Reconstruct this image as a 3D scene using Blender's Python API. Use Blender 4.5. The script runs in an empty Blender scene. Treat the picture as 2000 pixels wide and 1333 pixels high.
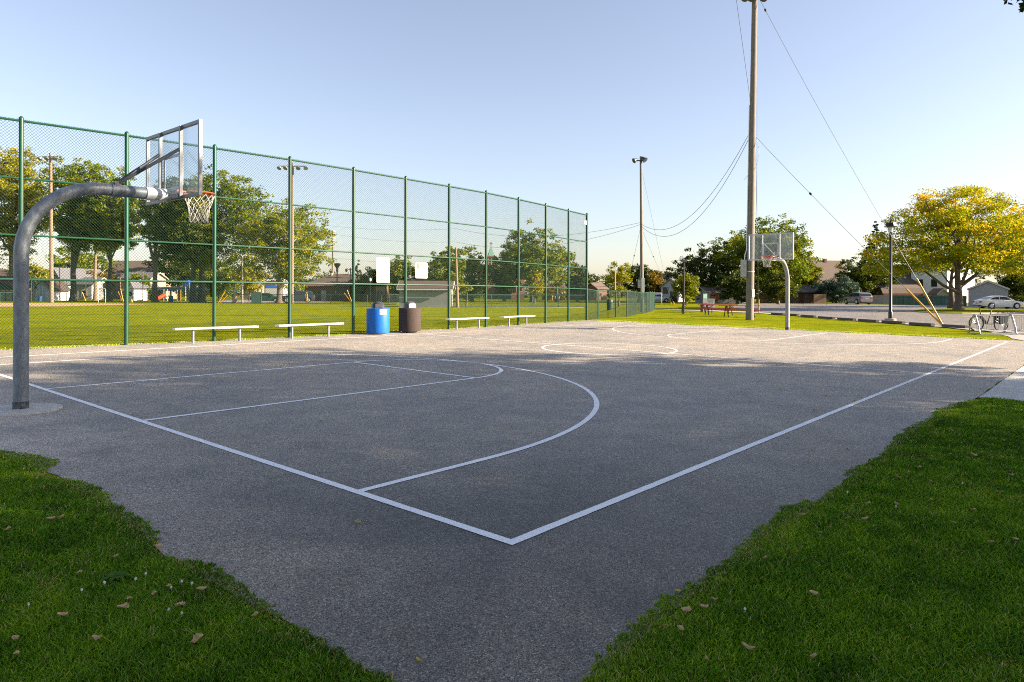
import bpy, math, random
import numpy as np
from mathutils import Vector, Matrix

SC = bpy.context.scene
COL = SC.collection
rnd = random.Random(7)
PI = math.pi

# ------------------------------------------------------------------ camera model (court frame: X along the court, Y across it)
F, HY = 1371.18, 573.01
CX, CY, CH = -3.437, -2.9886, 1.6231
YAW, ROLL = 0.716001, 0.00305
FW = (math.cos(YAW), math.sin(YAW))
RT = (math.sin(YAW), -math.cos(YAW))
VR = YAW - PI / 2          # rotation that puts local x to the viewer's right
SLOPE = 0.01188            # the court drains across its width

def gz(x, y):
    w = 1.0 if x < 28 else (1 - 0.5 * (x - 28) / 20 if x < 48 else 0.5)
    return SLOPE * min(max(y, -8.0), 17.5) * w

def ray(px, py):
    a, b = (px - 1000) / F, (py - HY) / F
    u = a * math.cos(ROLL) + b * math.sin(ROLL); v = -a * math.sin(ROLL) + b * math.cos(ROLL)
    return (FW[0] + u * RT[0], FW[1] + u * RT[1], -v)

def at(px, py):
    d = ray(px, py); z = 0.1
    for _ in range(40):
        t = (z - CH) / d[2]
        z = 0.5 * z + 0.5 * gz(CX + t * d[0], CY + t * d[1])
    t = (z - CH) / d[2]
    return (CX + t * d[0], CY + t * d[1], z)

def dp(px, py, dep):
    d = ray(px, py)
    return (CX + dep * d[0], CY + dep * d[1], CH + dep * d[2])

def XY(px, dep):
    x, y, _ = dp(px, HY, dep)
    return (x, y, gz(x, y))

def onY(px, Y):
    d = ray(px, HY); t = (Y - CY) / d[1]
    return CX + t * d[0]

def zat(px, py, dep):
    return dp(px, py, dep)[2]

def projpx(x, y, z):
    dx, dy = x - CX, y - CY
    f = dx * FW[0] + dy * FW[1]; r = dx * RT[0] + dy * RT[1]
    if f < 0.1: return (-9999, -9999, f)
    return (1000 + F * r / f, HY + F * (CH - z) / f, f)

# ------------------------------------------------------------------ materials
def new_mat(name):
    m = bpy.data.materials.new(name); m.use_nodes = True
    nt = m.node_tree
    return m, nt, nt.nodes['Principled BSDF']

def pm(name, c, rough=0.6, metal=0.0, var=0.18, scale=6.0, bump=0.0, bscale=40.0, c2=None, stretch=None, spec=None):
    m, nt, b = new_mat(name)
    N, L = nt.nodes.new, nt.links.new
    tc = N('ShaderNodeTexCoord')
    src = tc.outputs['Object']
    if stretch:
        mp = N('ShaderNodeMapping'); mp.inputs['Scale'].default_value = stretch
        L(src, mp.inputs['Vector']); src = mp.outputs['Vector']
    n = N('ShaderNodeTexNoise'); n.inputs['Scale'].default_value = scale; n.inputs['Detail'].default_value = 5
    n.inputs['Roughness'].default_value = 0.65
    L(src, n.inputs['Vector'])
    r = N('ShaderNodeValToRGB')
    r.color_ramp.elements[0].position = 0.32; r.color_ramp.elements[1].position = 0.68
    lo = [max(0, v * (1 - var)) for v in c]; hi = [min(1, v * (1 + var)) for v in c]
    if c2: lo = c2; hi = c
    r.color_ramp.elements[0].color = (*lo, 1); r.color_ramp.elements[1].color = (*hi, 1)
    L(n.outputs['Fac'], r.inputs['Fac']); L(r.outputs['Color'], b.inputs['Base Color'])
    b.inputs['Roughness'].default_value = rough; b.inputs['Metallic'].default_value = metal
    if spec is not None: b.inputs['Specular IOR Level'].default_value = spec
    if bump:
        n2 = N('ShaderNodeTexNoise'); n2.inputs['Scale'].default_value = bscale; n2.inputs['Detail'].default_value = 4
        L(src, n2.inputs['Vector'])
        bp = N('ShaderNodeBump'); bp.inputs['Strength'].default_value = bump; bp.inputs['Distance'].default_value = 0.02
        L(n2.outputs['Fac'], bp.inputs['Height']); L(bp.outputs['Normal'], b.inputs['Normal'])
    return m

def ramp(nt, fac, stops, interp='LINEAR'):
    r = nt.nodes.new('ShaderNodeValToRGB'); r.color_ramp.interpolation = interp
    e = r.color_ramp.elements
    while len(e) < len(stops): e.new(0.5)
    for k, (p, c) in enumerate(stops):
        e[k].position = p; e[k].color = (*c, 1) if len(c) == 3 else c
    nt.links.new(fac, r.inputs['Fac'])
    return r

def mixc(nt, blend, fac, a, b):
    m = nt.nodes.new('ShaderNodeMix'); m.data_type = 'RGBA'; m.blend_type = blend
    for sock, val in ((m.inputs[0], fac), (m.inputs[6], a), (m.inputs[7], b)):
        if hasattr(val, 'is_linked'): nt.links.new(val, sock)
        else: sock.default_value = val if not isinstance(val, tuple) else (*val, 1)
    return m.outputs[2]

def asphalt_mat(name, base, chip, warm, tone=1.0, chips=95.0, graded=False):
    m, nt, b = new_mat(name); N, L = nt.nodes.new, nt.links.new
    tc = N('ShaderNodeTexCoord').outputs['Object']
    v = N('ShaderNodeTexVoronoi'); v.inputs['Scale'].default_value = chips; L(tc, v.inputs['Vector'])
    sep = N('ShaderNodeSeparateColor'); L(v.outputs['Color'], sep.inputs[0])
    r1 = ramp(nt, sep.outputs[0], [(0.0, tuple(c * 0.2 for c in base)), (0.45, base), (0.80, tuple(c * 1.5 for c in base)), (0.92, tuple(c * .85 for c in chip)), (1.0, tuple(min(1, c * 1.35) for c in chip))])
    v2 = N('ShaderNodeTexVoronoi'); v2.inputs['Scale'].default_value = chips * 2.6; L(tc, v2.inputs['Vector'])
    sep2 = N('ShaderNodeSeparateColor'); L(v2.outputs['Color'], sep2.inputs[0])
    r1b = ramp(nt, sep2.outputs[0], [(0.0, (0.55, 0.55, 0.55)), (0.7, (1.0, 1.0, 1.0)), (1.0, (1.5, 1.5, 1.5))])
    c = mixc(nt, 'MULTIPLY', 1.0, r1.outputs['Color'], r1b.outputs['Color'])
    n = N('ShaderNodeTexNoise'); n.inputs['Scale'].default_value = 0.35; n.inputs['Detail'].default_value = 6; n.inputs['Roughness'].default_value = 0.6; L(tc, n.inputs['Vector'])
    r2 = ramp(nt, n.outputs['Fac'], [(0.3, (0.74, 0.76, 0.80)), (0.52, (1.0, 0.98, 0.96)), (0.72, warm)])
    c = mixc(nt, 'MULTIPLY', 1.0, c, r2.outputs['Color'])
    n3 = N('ShaderNodeTexNoise'); n3.inputs['Scale'].default_value = 2.3; n3.inputs['Detail'].default_value = 5; L(tc, n3.inputs['Vector'])
    r3 = ramp(nt, n3.outputs['Fac'], [(0.3, (0.84, 0.84, 0.85)), (0.7, (1.14, 1.13, 1.11))])
    c = mixc(nt, 'MULTIPLY', 1.0, c, r3.outputs['Color'])
    n5 = N('ShaderNodeTexNoise'); n5.inputs['Scale'].default_value = 30; n5.inputs['Detail'].default_value = 3; L(tc, n5.inputs['Vector'])
    r5 = ramp(nt, n5.outputs['Fac'], [(0.32, (0.86, 0.86, 0.865)), (0.68, (1.14, 1.14, 1.13))])
    c = mixc(nt, 'MULTIPLY', 1.0, c, r5.outputs['Color'])
    if graded:
        # darker towards the near corner, paler across the playing area, broken up by noise
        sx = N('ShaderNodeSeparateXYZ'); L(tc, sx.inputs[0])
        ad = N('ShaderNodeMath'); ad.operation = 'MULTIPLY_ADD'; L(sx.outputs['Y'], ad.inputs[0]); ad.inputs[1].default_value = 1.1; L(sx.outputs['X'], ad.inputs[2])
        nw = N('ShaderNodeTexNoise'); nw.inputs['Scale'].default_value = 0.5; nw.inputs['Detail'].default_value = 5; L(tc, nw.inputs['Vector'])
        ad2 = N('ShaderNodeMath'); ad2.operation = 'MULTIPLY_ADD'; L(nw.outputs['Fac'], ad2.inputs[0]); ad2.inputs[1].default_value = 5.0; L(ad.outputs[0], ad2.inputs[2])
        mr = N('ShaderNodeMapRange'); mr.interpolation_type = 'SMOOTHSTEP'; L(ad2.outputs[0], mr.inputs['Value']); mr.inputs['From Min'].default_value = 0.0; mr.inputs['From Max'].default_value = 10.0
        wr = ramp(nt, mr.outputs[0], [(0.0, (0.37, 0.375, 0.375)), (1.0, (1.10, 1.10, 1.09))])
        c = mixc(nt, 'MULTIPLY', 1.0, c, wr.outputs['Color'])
        # pale grit washed out along the left margin next to the lawn
        g1 = N('ShaderNodeMath'); g1.operation = 'MULTIPLY_ADD'; L(nw.outputs['Fac'], g1.inputs[0]); g1.inputs[1].default_value = -2.2; L(sx.outputs['X'], g1.inputs[2])
        gr = N('ShaderNodeMapRange'); gr.interpolation_type = 'SMOOTHSTEP'; L(g1.outputs[0], gr.inputs['Value']); gr.inputs['From Min'].default_value = -1.0; gr.inputs['From Max'].default_value = -2.7
        g2 = ramp(nt, gr.outputs[0], [(0.0, (1.0, 1.0, 1.0)), (1.0, (1.75, 1.68, 1.60))])
        c = mixc(nt, 'MULTIPLY', 1.0, c, g2.outputs['Color'])
    L(c, b.inputs['Base Color'])
    b.inputs['Roughness'].default_value = 0.6
    b.inputs['Specular IOR Level'].default_value = 0.4
    bp = N('ShaderNodeBump'); bp.inputs['Strength'].default_value = 0.55; bp.inputs['Distance'].default_value = 0.004
    L(v.outputs['Distance'], bp.inputs['Height']); L(bp.outputs['Normal'], b.inputs['Normal'])
    return m

def leaf_mat(name, stops, trans=0.34):
    m = bpy.data.materials.new(name); m.use_nodes = True; nt = m.node_tree
    N, L = nt.nodes.new, nt.links.new
    nt.nodes.clear()
    out = N('ShaderNodeOutputMaterial')
    a = N('ShaderNodeAttribute'); a.attribute_name = 'tint'
    r = ramp(nt, a.outputs['Fac'], stops)
    d = N('ShaderNodeBsdfDiffuse'); t = N('ShaderNodeBsdfTranslucent'); mx = N('ShaderNodeMixShader')
    mx.inputs[0].default_value = trans
    tcol = mixc(nt, 'MULTIPLY', 1.0, r.outputs['Color'], (1.5, 1.35, 0.7))
    L(r.outputs['Color'], d.inputs['Color']); L(tcol, t.inputs['Color'])
    L(d.outputs[0], mx.inputs[1]); L(t.outputs[0], mx.inputs[2])
    g = N('ShaderNodeBsdfGlossy'); g.inputs['Roughness'].default_value = 0.45
    m2 = N('ShaderNodeMixShader'); m2.inputs[0].default_value = 0.015
    L(mx.outputs[0], m2.inputs[1]); L(g.outputs[0], m2.inputs[2]); L(m2.outputs[0], out.inputs['Surface'])
    return m

def lawn_mat(name, dark, mid, light, dry, fine=60.0):
    m, nt, b = new_mat(name); N, L = nt.nodes.new, nt.links.new
    tc = N('ShaderNodeTexCoord').outputs['Object']
    n = N('ShaderNodeTexNoise'); n.inputs['Scale'].default_value = fine; n.inputs['Detail'].default_value = 3; L(tc, n.inputs['Vector'])
    r = ramp(nt, n.outputs['Fac'], [(0.28, dark), (0.5, mid), (0.75, light)])
    n2 = N('ShaderNodeTexNoise'); n2.inputs['Scale'].default_value = 0.22; n2.inputs['Detail'].default_value = 7; n2.inputs['Roughness'].default_value = 0.65; L(tc, n2.inputs['Vector'])
    r2 = ramp(nt, n2.outputs['Fac'], [(0.33, (0.72, 0.84, 0.75)), (0.55, (1.0, 1.0, 1.0)), (0.75, dry)])
    c = mixc(nt, 'MULTIPLY', 1.0, r.outputs['Color'], r2.outputs['Color'])
    n3 = N('ShaderNodeTexNoise'); n3.inputs['Scale'].default_value = 1.7; n3.inputs['Detail'].default_value = 5; L(tc, n3.inputs['Vector'])
    n4 = N('ShaderNodeTexNoise'); n4.inputs['Scale'].default_value = 13; n4.inputs['Detail'].default_value = 4; n4.inputs['Roughness'].default_value = 0.7; L(tc, n4.inputs['Vector'])
    r4 = ramp(nt, n4.outputs['Fac'], [(0.32, (0.55, 0.60, 0.5)), (0.52, (1.0, 1.0, 1.0)), (0.70, (1.35, 1.28, 1.3))])
    c = mixc(nt, 'MULTIPLY', 1.0, c, r4.outputs['Color'])
    r3 = ramp(nt, n3.outputs['Fac'], [(0.3, (0.72, 0.78, 0.72)), (0.7, (1.22, 1.17, 1.12))])
    c = mixc(nt, 'MULTIPLY', 1.0, c, r3.outputs['Color'])
    L(c, b.inputs['Base Color']); b.inputs['Roughness'].default_value = 0.9; b.inputs['Specular IOR Level'].default_value = 0.0
    bp = N('ShaderNodeBump'); bp.inputs['Strength'].default_value = 0.35; bp.inputs['Distance'].default_value = 0.05
    L(n.outputs['Fac'], bp.inputs['Height']); L(bp.outputs['Normal'], b.inputs['Normal'])
    return m

def brick_mat(name, a, b2, mortar, sx=1.0):
    m, nt, b = new_mat(name); N, L = nt.nodes.new, nt.links.new
    tc = N('ShaderNodeTexCoord').outputs['Generated']
    n = N('ShaderNodeTexNoise'); n.inputs['Scale'].default_value = 5
    o = N('ShaderNodeTexCoord').outputs['Object']; L(o, n.inputs['Vector'])
    w = N('ShaderNodeTexWave'); w.wave_type = 'BANDS'; w.bands_direction = 'Z'; w.inputs['Scale'].default_value = 3.2 * sx; w.inputs['Distortion'].default_value = 0.3; L(o, w.inputs['Vector'])
    c = mixc(nt, 'MIX', n.outputs['Fac'], a, b2)
    r = ramp(nt, w.outputs['Fac'], [(0.0, mortar), (0.14, (1, 1, 1))])
    c = mixc(nt, 'MULTIPLY', 1.0, c, r.outputs['Color'])
    L(c, b.inputs['Base Color']); b.inputs['Roughness'].default_value = 0.85
    return m

M = {}
M['asphalt'] = asphalt_mat('court_asphalt', (0.250, 0.229, 0.200), (0.56, 0.51, 0.45), (1.14, 1.06, 0.98), chips=165, graded=True)
M['lot'] = asphalt_mat('parking_asphalt', (0.17, 0.155, 0.142), (0.32, 0.30, 0.275), (1.1, 1.04, 0.98), chips=60)
M['lawn'] = lawn_mat('lawn_grass', (0.085, 0.108, 0.005), (0.178, 0.192, 0.009), (0.25, 0.25, 0.014), (1.12, 1.02, 0.9))
M['line'] = pm('line_paint', (0.74, 0.74, 0.74), 0.55, var=0.06, scale=18, bump=0.25, bscale=260)
def worn_dimmed_paint():
    m, nt, b = new_mat('worn_dimmed_line_paint'); N, L = nt.nodes.new, nt.links.new
    tc = N('ShaderNodeTexCoord').outputs['Object']
    v = N('ShaderNodeTexVoronoi'); v.inputs['Scale'].default_value = 150; L(tc, v.inputs['Vector'])
    sp = N('ShaderNodeSeparateColor'); L(v.outputs['Color'], sp.inputs[0])
    n = N('ShaderNodeTexNoise'); n.inputs['Scale'].default_value = 3.5; n.inputs['Detail'].default_value = 6; L(tc, n.inputs['Vector'])
    ad = N('ShaderNodeMath'); ad.operation = 'MULTIPLY_ADD'; L(n.outputs['Fac'], ad.inputs[0]); ad.inputs[1].default_value = 0.55; L(sp.outputs[0], ad.inputs[2])
    r = ramp(nt, ad.outputs[0], [(0.19, (0.20, 0.19, 0.18)), (0.23, (0.74, 0.74, 0.74)), (1.0, (0.90, 0.90, 0.90))])
    # far-half paint colour is darkened to offset the strong sunlight there
    sx = N('ShaderNodeSeparateXYZ'); L(tc, sx.inputs[0]); mr = N('ShaderNodeMapRange'); L(sx.outputs['X'], mr.inputs['Value']); mr.inputs['From Min'].default_value = 7.0; mr.inputs['From Max'].default_value = 15.0
    r6 = ramp(nt, mr.outputs[0], [(0.0, (1, 1, 1)), (1.0, (0.74, 0.71, 0.67))])
    L(mixc(nt, 'MULTIPLY', 1.0, r.outputs['Color'], r6.outputs['Color']), b.inputs['Base Color']); b.inputs['Roughness'].default_value = 0.6
    bp = N('ShaderNodeBump'); bp.inputs['Strength'].default_value = 0.35; bp.inputs['Distance'].default_value = 0.003
    L(v.outputs['Distance'], bp.inputs['Height']); L(bp.outputs['Normal'], b.inputs['Normal'])
    return m
M['line'] = worn_dimmed_paint()
M['path'] = pm('path_concrete', (0.50, 0.485, 0.46), 0.85, var=0.10, scale=2.5, bump=0.2, bscale=60)
M['concrete'] = pm('pale_concrete', (0.29, 0.265, 0.235), 0.85, var=0.12, scale=3, bump=0.2, bscale=60)
M['footing'] = pm('footing_concrete', (0.45, 0.43, 0.38), 0.85, var=0.15, scale=8, bump=0.3, bscale=90)
M['dirt'] = pm('infield_dirt', (0.40, 0.24, 0.115), 0.95, var=0.12, scale=2)
M['green_post'] = pm('green_vinyl', (0.004, 0.050, 0.025), 0.4, var=0.2, scale=3, spec=0.45)
M['green_wire'] = pm('green_wire', (0.005, 0.026, 0.018), 0.65, var=0.15, scale=3, spec=0.2)
M['dark_wire'] = pm('dark_wire', (0.05, 0.05, 0.055), 0.5)
M['galv'] = pm('galvanised_steel', (0.22, 0.235, 0.25), 0.5, 0.55, var=0.28, scale=14, stretch=(1, 1, 0.5), bump=0.08, bscale=70)
M['galv_worn'] = pm('weathered_galvanised_pole', (0.16, 0.185, 0.21), 0.5, 0.3, var=0.35, scale=11, stretch=(1, 1, 0.45), bump=0.1, bscale=60)
M['rust'] = pm('black_rusted_base', (0.13, 0.145, 0.16), 0.8, c2=(0.012, 0.012, 0.013), scale=20)
M['rail_steel'] = pm('bright_rack_steel', (0.34, 0.35, 0.36), 0.38, 0.6, var=0.12)
M['alu'] = pm('aluminium', (0.72, 0.72, 0.72), 0.42, 0.35, var=0.08)
M['seat_alu'] = pm('bench_aluminium', (0.46, 0.455, 0.45), 0.45, 0.1, var=0.05)
M['frame'] = pm('backboard_frame', (0.165, 0.172, 0.185), 0.45, 0.3, var=0.15, scale=9)
M['frame_w'] = pm('backboard_frame_pale', (0.46, 0.46, 0.475), 0.5, 0.1, var=0.08)
M['dark_steel'] = pm('dark_grey_steel', (0.045, 0.052, 0.062), 0.5, 0.2, var=0.2)
M['orange'] = pm('orange_rim', (0.50, 0.055, 0.015), 0.4, var=0.15)
M['net'] = pm('white_net_cord', (0.46, 0.445, 0.43), 0.9, var=0.15)
M['blue'] = pm('blue_plastic', (0.004, 0.105, 0.44), 0.5, var=0.10, scale=4, spec=0.3)
M['brown_stone'] = pm('brown_aggregate', (0.054, 0.034, 0.027), 0.85, c2=(0.020, 0.013, 0.011), scale=70, bump=0.5, bscale=80)
M['black_plastic'] = pm('black_plastic', (0.03, 0.034, 0.045), 0.3, var=0.1)
M['grey_plastic'] = pm('grey_plastic', (0.075, 0.075, 0.085), 0.35, var=0.1)
M['white'] = pm('white_paint', (0.50, 0.50, 0.49), 0.5, var=0.03)
M['sign_white'] = pm('sign_white', (0.40, 0.40, 0.39), 0.45, var=0.02)
M['ink_blue'] = pm('ink_blue', (0.01, 0.06, 0.22), 0.5)
M['ink_red'] = pm('ink_red', (0.20, 0.03, 0.02), 0.5)
M['ink_gold'] = pm('ink_gold', (0.13, 0.075, 0.010), 0.5)
M['ink_grey'] = pm('ink_grey', (0.06, 0.06, 0.068), 0.5)
M['ink_green'] = pm('ink_green', (0.11, 0.22, 0.18), 0.5)
M['ink_pale'] = pm('ink_pale', (0.34, 0.34, 0.335), 0.5)
M['wood_pole'] = pm('weathered_pole_wood', (0.175, 0.15, 0.13), 0.85, var=0.35, scale=9, stretch=(4, 4, 0.25), bump=0.4, bscale=30)
M['wood_red'] = pm('pole_wood_reddish', (0.22, 0.145, 0.10), 0.85, var=0.3, scale=6, stretch=(3, 3, 0.2))
M['yellow'] = pm('yellow_guard', (0.46, 0.25, 0.006), 0.45, var=0.08)
M['black'] = pm('black_metal', (0.012, 0.012, 0.013), 0.38, 0.2, var=0.1)
M['lamp_glass'] = pm('lamp_glass', (0.62, 0.62, 0.60), 0.25, var=0.05)
M['red_table'] = pm('red_plank', (0.30, 0.022, 0.028), 0.5, var=0.15)
M['timber'] = pm('dark_wheel_stop', (0.085, 0.075, 0.066), 0.85, var=0.3, scale=6, bump=0.4, bscale=30)
M['stop_pale'] = pm('pale_wheel_stop', (0.42, 0.37, 0.30), 0.85, var=0.15)
M['bark'] = pm('bark', (0.13, 0.10, 0.075), 0.9, var=0.4, scale=5, stretch=(4, 4, 0.5), bump=0.6, bscale=14)
M['bark_dark'] = pm('bark_dark', (0.075, 0.062, 0.05), 0.9, var=0.4, scale=5, stretch=(4, 4, 0.5), bump=0.6, bscale=14)
M['bark_tan'] = pm('bark_tan', (0.20, 0.145, 0.095), 0.9, var=0.35, scale=5, stretch=(4, 4, 0.5))
M['shingle_brown'] = pm('brown_shingle', (0.085, 0.055, 0.043), 0.9, var=0.25, scale=3, stretch=(1, 1, 5))
M['shingle_tan'] = pm('tan_shingle', (0.105, 0.078, 0.060), 0.9, var=0.15, scale=3, stretch=(1, 1, 5))
M['shingle_grey'] = pm('grey_shingle', (0.10, 0.10, 0.115), 0.9, var=0.2, scale=3, stretch=(1, 1, 5))
M['brick_dark'] = brick_mat('dark_brick', (0.11, 0.06, 0.045), (0.16, 0.085, 0.06), (0.7, 0.7, 0.7))
M['brick_red'] = brick_mat('red_brick', (0.13, 0.055, 0.042), (0.17, 0.075, 0.052), (0.75, 0.72, 0.7))
M['siding_white'] = brick_mat('white_siding', (0.60, 0.61, 0.65), (0.64, 0.64, 0.67), (0.72, 0.72, 0.74), 1.6)
M['siding_grey'] = brick_mat('grey_siding', (0.33, 0.335, 0.335), (0.36, 0.365, 0.36), (0.75, 0.75, 0.75), 1.6)
M['siding_tan'] = brick_mat('tan_siding', (0.22, 0.195, 0.16), (0.25, 0.22, 0.18), (0.8, 0.8, 0.8), 1.4)
M['siding_pale'] = brick_mat('pale_green_siding', (0.21, 0.225, 0.205), (0.24, 0.25, 0.225), (0.72, 0.72, 0.72), 1.0)
M['cream'] = pm('cream_wall', (0.38, 0.30, 0.21), 0.8, var=0.08)
M['barn_red'] = pm('barn_red', (0.17, 0.06, 0.045), 0.85, var=0.2, stretch=(5, 5, 0.5))
M['fence_brown'] = pm('brown_fence_board', (0.20, 0.13, 0.09), 0.9, var=0.3, scale=3, stretch=(8, 8, 0.4))
M['fence_grey'] = pm('grey_fence_board', (0.21, 0.21, 0.23), 0.9, var=0.3, scale=3, stretch=(8, 8, 0.4))
M['fence_green'] = pm('green_fence_board', (0.03, 0.085, 0.065), 0.8, var=0.2, scale=3, stretch=(8, 8, 0.4))
M['copper'] = pm('green_copper', (0.12, 0.25, 0.20), 0.7, var=0.15)
M['teal_roof'] = pm('teal_roof', (0.04, 0.12, 0.15), 0.6, var=0.1)
M['dark_green'] = pm('dark_green_paint', (0.025, 0.07, 0.055), 0.6, var=0.15)
M['blue_roof'] = pm('blue_sheet', (0.02, 0.10, 0.45), 0.5, var=0.1)
M['tan_stone'] = pm('tan_stone', (0.34, 0.25, 0.16), 0.85, var=0.2, scale=6)
M['tyre'] = pm('tyre_rubber', (0.018, 0.018, 0.02), 0.8)
M['rim_metal'] = pm('wheel_rim', (0.50, 0.51, 0.53), 0.35, 0.7)
M['car_white'] = pm('car_paint_white', (0.78, 0.79, 0.80), 0.25, 0.0, var=0.02)
M['car_grey'] = pm('car_paint_grey', (0.24, 0.25, 0.27), 0.28, 0.4, var=0.03)
M['car_dark'] = pm('car_paint_dark', (0.035, 0.045, 0.07), 0.28, 0.2, var=0.05)
M['car_green'] = pm('car_paint_green', (0.03, 0.07, 0.055), 0.3, 0.2, var=0.05)
M['car_silver'] = pm('car_paint_silver', (0.55, 0.56, 0.58), 0.28, 0.3, var=0.03)
M['glass_dark'] = pm('dark_glass', (0.018, 0.022, 0.028), 0.08, var=0.1)
M['tail'] = pm('tail_lamp', (0.45, 0.02, 0.02), 0.25)
M['tree_leaf'] = leaf_mat('leaf_green', [(0.0, (0.036, 0.078, 0.007)), (0.5, (0.135, 0.178, 0.010)), (1.0, (0.32, 0.30, 0.014))])
M['leaf_yellowgreen'] = leaf_mat('leaf_yellow_green', [(0.0, (0.085, 0.125, 0.010)), (0.5, (0.24, 0.235, 0.012)), (1.0, (0.42, 0.33, 0.012))])
M['leaf_dark'] = leaf_mat('leaf_dark', [(0.0, (0.014, 0.032, 0.006)), (0.5, (0.045, 0.068, 0.008)), (1.0, (0.12, 0.135, 0.012))], 0.3)
M['leaf_locust'] = leaf_mat('leaf_locust', [(0.0, (0.085, 0.155, 0.006)), (0.4, (0.19, 0.245, 0.006)), (0.7, (0.42, 0.36, 0.006)), (1.0, (0.62, 0.33, 0.010))], 0.36)
M['leaf_spruce'] = leaf_mat('leaf_spruce', [(0.0, (0.016, 0.032, 0.018)), (1.0, (0.06, 0.08, 0.045))], 0.15)
M['leaf_blue'] = leaf_mat('leaf_blue_spruce', [(0.0, (0.022, 0.055, 0.045)), (1.0, (0.10, 0.15, 0.115))], 0.15)
M['leaf_rust'] = leaf_mat('leaf_rust', [(0.0, (0.05, 0.05, 0.010)), (0.5, (0.16, 0.12, 0.012)), (1.0, (0.28, 0.15, 0.015))])
M['grass'] = leaf_mat('grass_blade', [(0.0, (0.024, 0.084, 0.004)), (0.55, (0.135, 0.280, 0.010)), (0.9, (0.32, 0.42, 0.018)), (1.0, (0.42, 0.34, 0.15))], 0.3)
M['turf'] = pm('shaded_turf', (0.040, 0.060, 0.010), 0.95, c2=(0.022, 0.030, 0.008), scale=25, spec=0.0)  # soil green, with the shade between the blades darkened into its colour
M['weed'] = pm('weed_leaf', (0.060, 0.115, 0.022), 0.9, var=0.25, scale=30, spec=0.0)
M['leaf_tan'] = pm('dry_leaf_tan', (0.42, 0.29, 0.15), 0.8, var=0.3, scale=30)
M['leaf_yel'] = pm('dry_leaf_yellow', (0.50, 0.40, 0.06), 0.7, var=0.3, scale=30)
M['leaf_org'] = pm('dry_leaf_orange', (0.48, 0.17, 0.03), 0.7, var=0.3, scale=30)
M['clover'] = pm('clover_white', (0.70, 0.70, 0.66), 0.8)

def acrylic_mat():
    m = bpy.data.materials.new('clear_acrylic'); m.use_nodes = True; nt = m.node_tree; nt.nodes.clear()
    N, L = nt.nodes.new, nt.links.new
    o = N('ShaderNodeOutputMaterial'); t = N('ShaderNodeBsdfTransparent'); g = N('ShaderNodeBsdfGlossy'); d = N('ShaderNodeBsdfDiffuse')
    t.inputs['Color'].default_value = (0.92, 0.95, 0.97, 1)
    g.inputs['Roughness'].default_value = 0.05
    d.inputs['Color'].default_value = (0.45, 0.50, 0.55, 1)
    m1 = N('ShaderNodeMixShader'); m1.inputs[0].default_value = 0.12
    L(t.outputs[0], m1.inputs[1]); L(d.outputs[0], m1.inputs[2])
    m2 = N('ShaderNodeMixShader'); m2.inputs[0].default_value = 0.05; L(m1.outputs[0], m2.inputs[1]); L(g.outputs[0], m2.inputs[2])
    L(m2.outputs[0], o.inputs['Surface'])
    return m
M['acrylic'] = acrylic_mat()

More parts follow.
